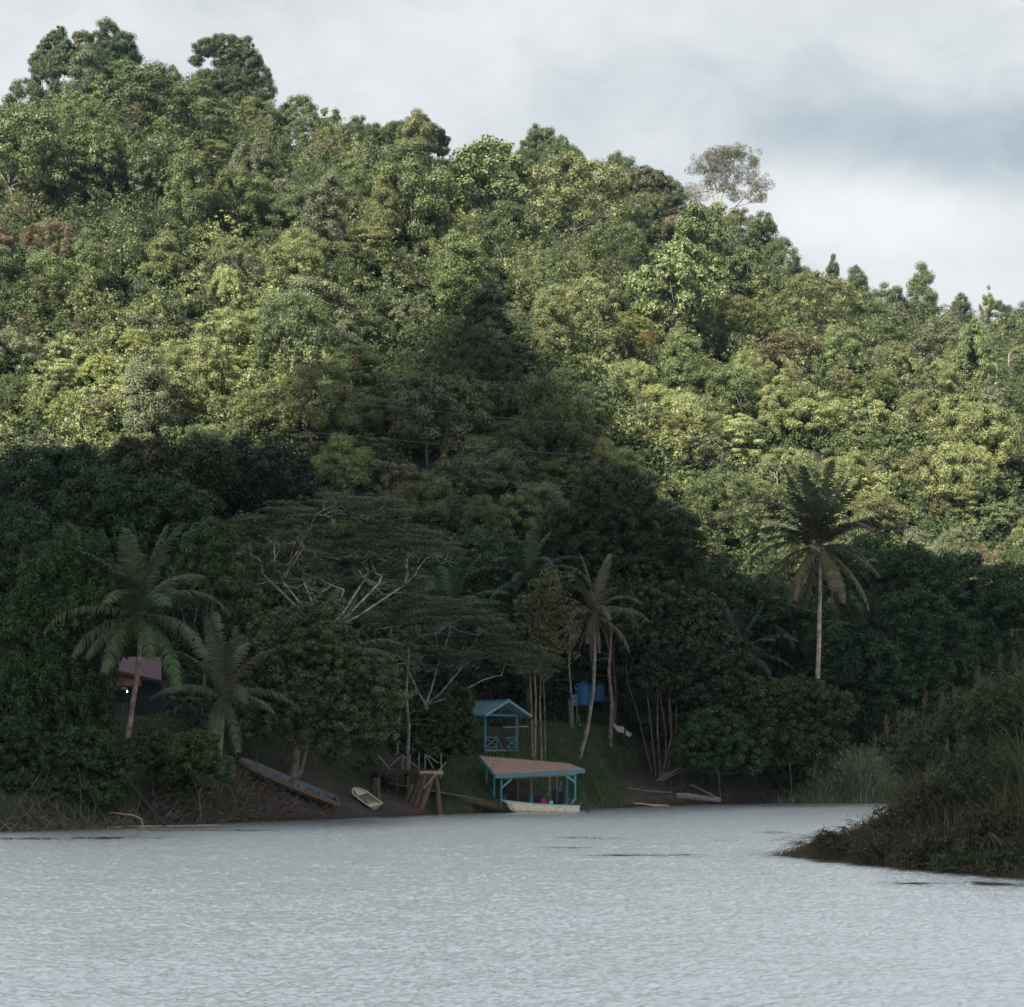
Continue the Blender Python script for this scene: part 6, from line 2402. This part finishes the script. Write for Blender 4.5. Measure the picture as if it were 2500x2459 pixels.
# ------------------------------------------------------------------ reed-covered spit in the right foreground
def reed_spit():
    rs = np.random.RandomState(91)
    n = 135000
    x = rs.uniform(10.5, 40, n)
    y = rs.uniform(55, 116, n)
    di = island_d(x, y)
    k = (di > -.15) & (x < .275 * y + 9)
    x, y, di = x[k], y[k], di[k]
    k = rs.uniform(size=len(x)) < np.where(di < 6, 1.0, .55)
    x, y, di = x[k], y[k], di[k]
    z = ground(x, y)
    # height of growth: low at the tip and the water's edge, tall inside
    hmax = np.interp(di, [-.2, .5, 1.5, 3, 6, 12], [.5, .7, 1.2, 2.7, 4.2, 4.8]) * (1 + .75 * vnoise(x / 1.9, y / 1.9, 51) + .3 * vnoise(x / .7, y / .7, 52))
    hmax = hmax * np.interp(x / y * F + 1250, [1900, 2060, 2140, 2190, 2300, 2500], [.55, .5, .45, .85, 1.0, 1.15])
    h = hmax * rs.uniform(.3, 1.0, len(x)) ** 1.3
    clump = vnoise(x / .8, y / .8, 55) + vnoise(x / .35, y / .35, 56) * .6 > np.where(di < 2.2, -.6, -.12)
    x, y, di, z, h, hmax = [q[clump] for q in (x, y, di, z, h, hmax)]
    wind = np.stack([-.18 * h - .2 * (di < 2), -.05 * h], 1)
    ln = rs.normal(size=(len(x), 2)) * (.28 * h + .12)[:, None] + wind
    dry = (h < .9) | (rs.uniform(size=len(x)) < .32) | (di < 1.4)
    P = np.stack([x, y, z - .05], 1)
    w = rs.uniform(.02, .06, len(x))
    for m, nm, c, lab in ((~dry, 'reed_bed', (0.085, 0.105, 0.055), 'dark green reeds covering the spit in the right foreground'),
                          (dry, 'dry_reeds', (0.108, 0.090, 0.062), 'brown dead reeds and litter along the edge of the spit')):
        V = blades(P[m], h[m], ln[m], w[m], rs, 4, .7)
        # side leaves
        q = int(m.sum() * .5)
        j = rs.choice(np.nonzero(m)[0], q)
        f = rs.uniform(.3, 1, q)
        Pb = P[j] + np.stack([ln[j, 0] * f ** 1.9, ln[j, 1] * f ** 1.9, h[j] * (f - .35 * f ** 3)], 1)
        V2 = blades(Pb, rs.uniform(.1, .45, q), rs.normal(size=(q, 2)) * .35, rs.uniform(.02, .045, q), rs, 3, 1.5)
        stuff_mesh(nm, np.concatenate([V, V2]), 'grass_blades', c, lab, 'reeds')
    # fallen stalks and twigs, thick at the tip
    mb = MB()
    for i in range(900):
        if i < 420:
            a = rs.uniform(0, 1)
            bx, by_ = 12.1 + 2.8 * a + rs.uniform(-.2, 1.4), 82.5 - 7 * a + rs.uniform(-.5, 2.5)
        else:
            bx = rs.uniform(13, 27)
            by_ = rs.uniform(60, 92)
        if island_d(np.array([bx]), np.array([by_]))[0] < -.4:
            continue
        p = Vector((bx, by_, max(0, gz(bx, by_)) + rs.uniform(0, .5)))
        a = rs.uniform(R(120), R(260)) if rs.uniform() < .7 else rs.uniform(0, 6.28)
        L = rs.uniform(.6, 2.0)
        e = rs.uniform(-.1, .7)
        pts = [p]
        for k in range(4):
            e -= .22
            a += rs.normal() * .2
            v = pts[-1] + Vector((math.cos(a), math.sin(a), e)) * L / 4
            v.z = max(v.z, .03)
            pts.append(v)
        r = rs.uniform(.006, .016)
        mb.tube(pts, [r, r, r * .8, r * .6, r * .3], 4, cap=False)
    mb.build('stalk_litter', MAT['bark'], None, color=(0.13, 0.095, 0.07), label='tangled fallen stalks trailing into the water at the tip of the spit', cat='twigs', kind='stuff')


reed_spit()


# leafy shrubs and tangles growing through the reeds
for i, (px, py, rx, ry, Y, c, lab) in enumerate([
        (2235, 1830, 55, 75, 84, (0.075, 0.088, 0.055), 'shrub at the steep left shoulder of the spit'), (2330, 1790, 70, 80, 82, (0.070, 0.072, 0.046), 'brownish shrub under the leaning plume'),
        (2425, 1760, 75, 85, 80, (0.060, 0.075, 0.044), 'tall shrub below the pair of tall plumes'), (2495, 1730, 60, 95, 79, (0.070, 0.082, 0.048), 'highest shrub at the right edge of the spit'),
        (2450, 1690, 60, 50, 81, (0.085, 0.085, 0.055), 'pale ragged scrub between the plumes at the upper right'), (2385, 1712, 45, 45, 82.5, (0.080, 0.072, 0.052), 'brown scrub left of the pale ragged scrub'),
        (2380, 1900, 85, 70, 76, (0.052, 0.070, 0.040), 'dark shrub in the middle of the spit'), (2480, 1920, 75, 80, 74, (0.058, 0.062, 0.040), 'dark shrub at the right edge, lower spit'),
        (2270, 1960, 65, 55, 77, (0.080, 0.064, 0.048), 'brown dead shrub below the pale cane trio'), (2430, 2030, 90, 60, 71, (0.060, 0.062, 0.040), 'shrub near the water at the lower right'),
        (2180, 2010, 60, 40, 79, (0.085, 0.064, 0.048), 'low brown brush left of the dead shrub'),
        (2060, 2055, 70, 22, 79.5, (0.080, 0.062, 0.048), 'flat dead brush near the tip of the spit'), (2160, 2075, 75, 26, 76, (0.075, 0.058, 0.046), 'dead brush on the mud edge right of the tip'),
        (2270, 2075, 80, 36, 73, (0.064, 0.066, 0.042), 'brown-green scrub low on the waterline of the spit'), (2370, 2095, 75, 38, 70.5, (0.056, 0.076, 0.040), 'green scrub hanging over the waterline of the spit'),
        (2470, 2100, 70, 45, 68.5, (0.060, 0.068, 0.042), 'scrub over the water at the lower right corner of the spit')]):
    blob_tree('shrub', lab, Y, (px, 2050), [(px, py, rx, ry), (px - rx * .5, py + ry * .5, rx * .7, ry * .6), (px + rx * .5, py + ry * .4, rx * .7, ry * .6)],
              .085, c, seed=600 + i, group='shrubs on the spit', cat='shrub', lobe=.26, per=60, thick=.03, limbs=14, asp=.38, jitter=.45, inner=.3, flat=1.0, droop=i % 2 == 0)


# tall plume reeds standing out of the spit, one thing each
def plume_reed(px, py, Y, lean, lab, big=1.0):
    rs = np.random.RandomState(int(px + py))
    top = at(px, py, Y)
    bx = top.x + lean * 1.4
    g = gz(bx, Y)
    b = Vector((bx, Y, g - .1))
    root = thing('plume_reed', b, lab, 'reed', 'plumed reeds on the spit')
    m = b.lerp(top, .55) + Vector((lean * .25, 0, .15))
    n2 = b.lerp(top, .85) + Vector((lean * .08, 0, .06))
    MB().tube([b, m, n2, top], [.018, .015, .011, .006], 5).build('stem', MAT['bark'], root, color=(0.16, 0.13, 0.08))
    d = (top - n2).normalized()
    Lp = .62 * big
    k = 260
    t = rs.uniform(0, 1, k)
    rad = .17 * big * np.sin(math.pi * (.08 + .86 * t)) ** .8
    dirs = rdirs(rs, k)
    C = np.array(top)[None] + np.array(d)[None] * ((t - .75) * Lp * 1.1)[:, None] + dirs * (rad * rs.uniform(.2, 1, k))[:, None]
    V = leaf_quads(rs, C, rdirs(rs, k), .12, .16, np.array(d)[None] * .8 + dirs * .5)
    link('plume', npmesh('plume', V - np.array(b), quads(len(V))), MAT['grass_blades'], root, color=(0.135, 0.105, 0.090))
    P = np.array([tuple(b.lerp(m, f)) for f in rs.uniform(.2, 1, 9)])
    V = blades(P, rs.uniform(.5, 1.1, 9), rs.normal(size=(9, 2)) * .5, np.full(9, .05), rs, 4, 1.3)
    link('leaf', npmesh('leaf', V - np.array(b), quads(len(V))), MAT['grass_blades'], root, color=(0.070, 0.085, 0.040))


PL = [(2165, 1758, 92, .15, 'leftmost plumed reed, brown and upright at the edge of the spit', 1.3), (2194, 1742, 91, .1, 'short brown plume second from the left', .9),
      (2213, 1738, 90, -.2, 'brown plume third from the left, tilted left', 1.0), (2260, 1700, 88, -.35, 'brown plume leaning left above the dark gap', 1.1),
      (2300, 1708, 87, -.3, 'wide faint brown plume right of the leaning one', 1.3), (2330, 1688, 86, 0.0, 'upright brown plume left of the middle of the spit', 1.0),
      (2388, 1640, 84, -.1, 'fuzzy brown plume below the tall pair at the right', 1.4), (2442, 1612, 82, .1, 'left one of the tall pair of plumes at the upper right', 1.2),
      (2476, 1600, 81, .45, 'right one of the tall pair of plumes at the upper right', 1.2), (2352, 1812, 76, -.5, 'brown plume drooping left over a long pale stalk', 1.2),
      (2420, 1668, 80, .2, 'short plume under the tall pair', 1.0), (2498, 1622, 80, .2, 'plume cut by the right edge of the picture', 1.0)]
for a in PL:
    plume_reed(*a)
# small pale cane plants on the near side
for i, (px, py, Y, lab) in enumerate([(2262, 1890, 79, 'pale green cane plant, left of a trio on the spit'), (2284, 1885, 78.6, 'pale green cane plant, middle of a trio on the spit'),
                                      (2306, 1890, 78.2, 'pale green cane plant, right of a trio on the spit'), (2310, 1800, 80, 'tall blue-green cane plant above the pale trio')]):
    top = at(px, py, Y)
    g = gz(top.x, Y)
    root = thing('cane_plant', (top.x, Y, g), lab, 'cane plant', 'cane plants on the spit')
    rs = np.random.RandomState(400 + i)
    n = 26
    t = rs.uniform(.3, 1, n)
    P = np.stack([top.x + rs.normal(size=n) * .05, Y - .3 + rs.normal(size=n) * .1, g + (top.z - g) * t], 1)
    ln = rs.normal(size=(n, 2)) * .45
    V = blades(P, rs.uniform(.5, .85, n), ln, np.full(n, .10), rs, 5, 1.2)
    link('leaf', npmesh('leaf', V - np.array(root.location), quads(len(V))), MAT['grass_blades'], root, color=(0.155, 0.175, 0.090) if i < 3 else (0.09, 0.125, 0.09))
    MB().tube([(top.x, Y - .3, g - .1), (top.x, Y - .3, top.z)], [.03, .015], 6).build('stem', MAT['bark'], root, color=(.12, .13, .07))

# ------------------------------------------------------------------ thin bluish air over the river
def haze():
    m = bpy.data.materials.new('haze_air')
    m.use_nodes = True
    nt = m.node_tree
    for n in list(nt.nodes):
        if n.type == 'BSDF_PRINCIPLED':
            nt.nodes.remove(n)
    v = nt.nodes.new('ShaderNodeVolumePrincipled')
    v.inputs['Color'].default_value = (0.45, 0.75, 1.0, 1)
    v.inputs['Density'].default_value = HAZE
    v.inputs['Anisotropy'].default_value = 0.0
    nt.links.new(v.outputs[0], nt.nodes['Material Output'].inputs['Volume'])
    mb = MB().box((0, 220, 78), 700, 520, 164)
    mb.build('haze', m, kind='stuff', label='thin bluish haze in the valley air', cat='haze')


HAZE = 0.00006
haze()
scene.cycles.volume_bounces = 0
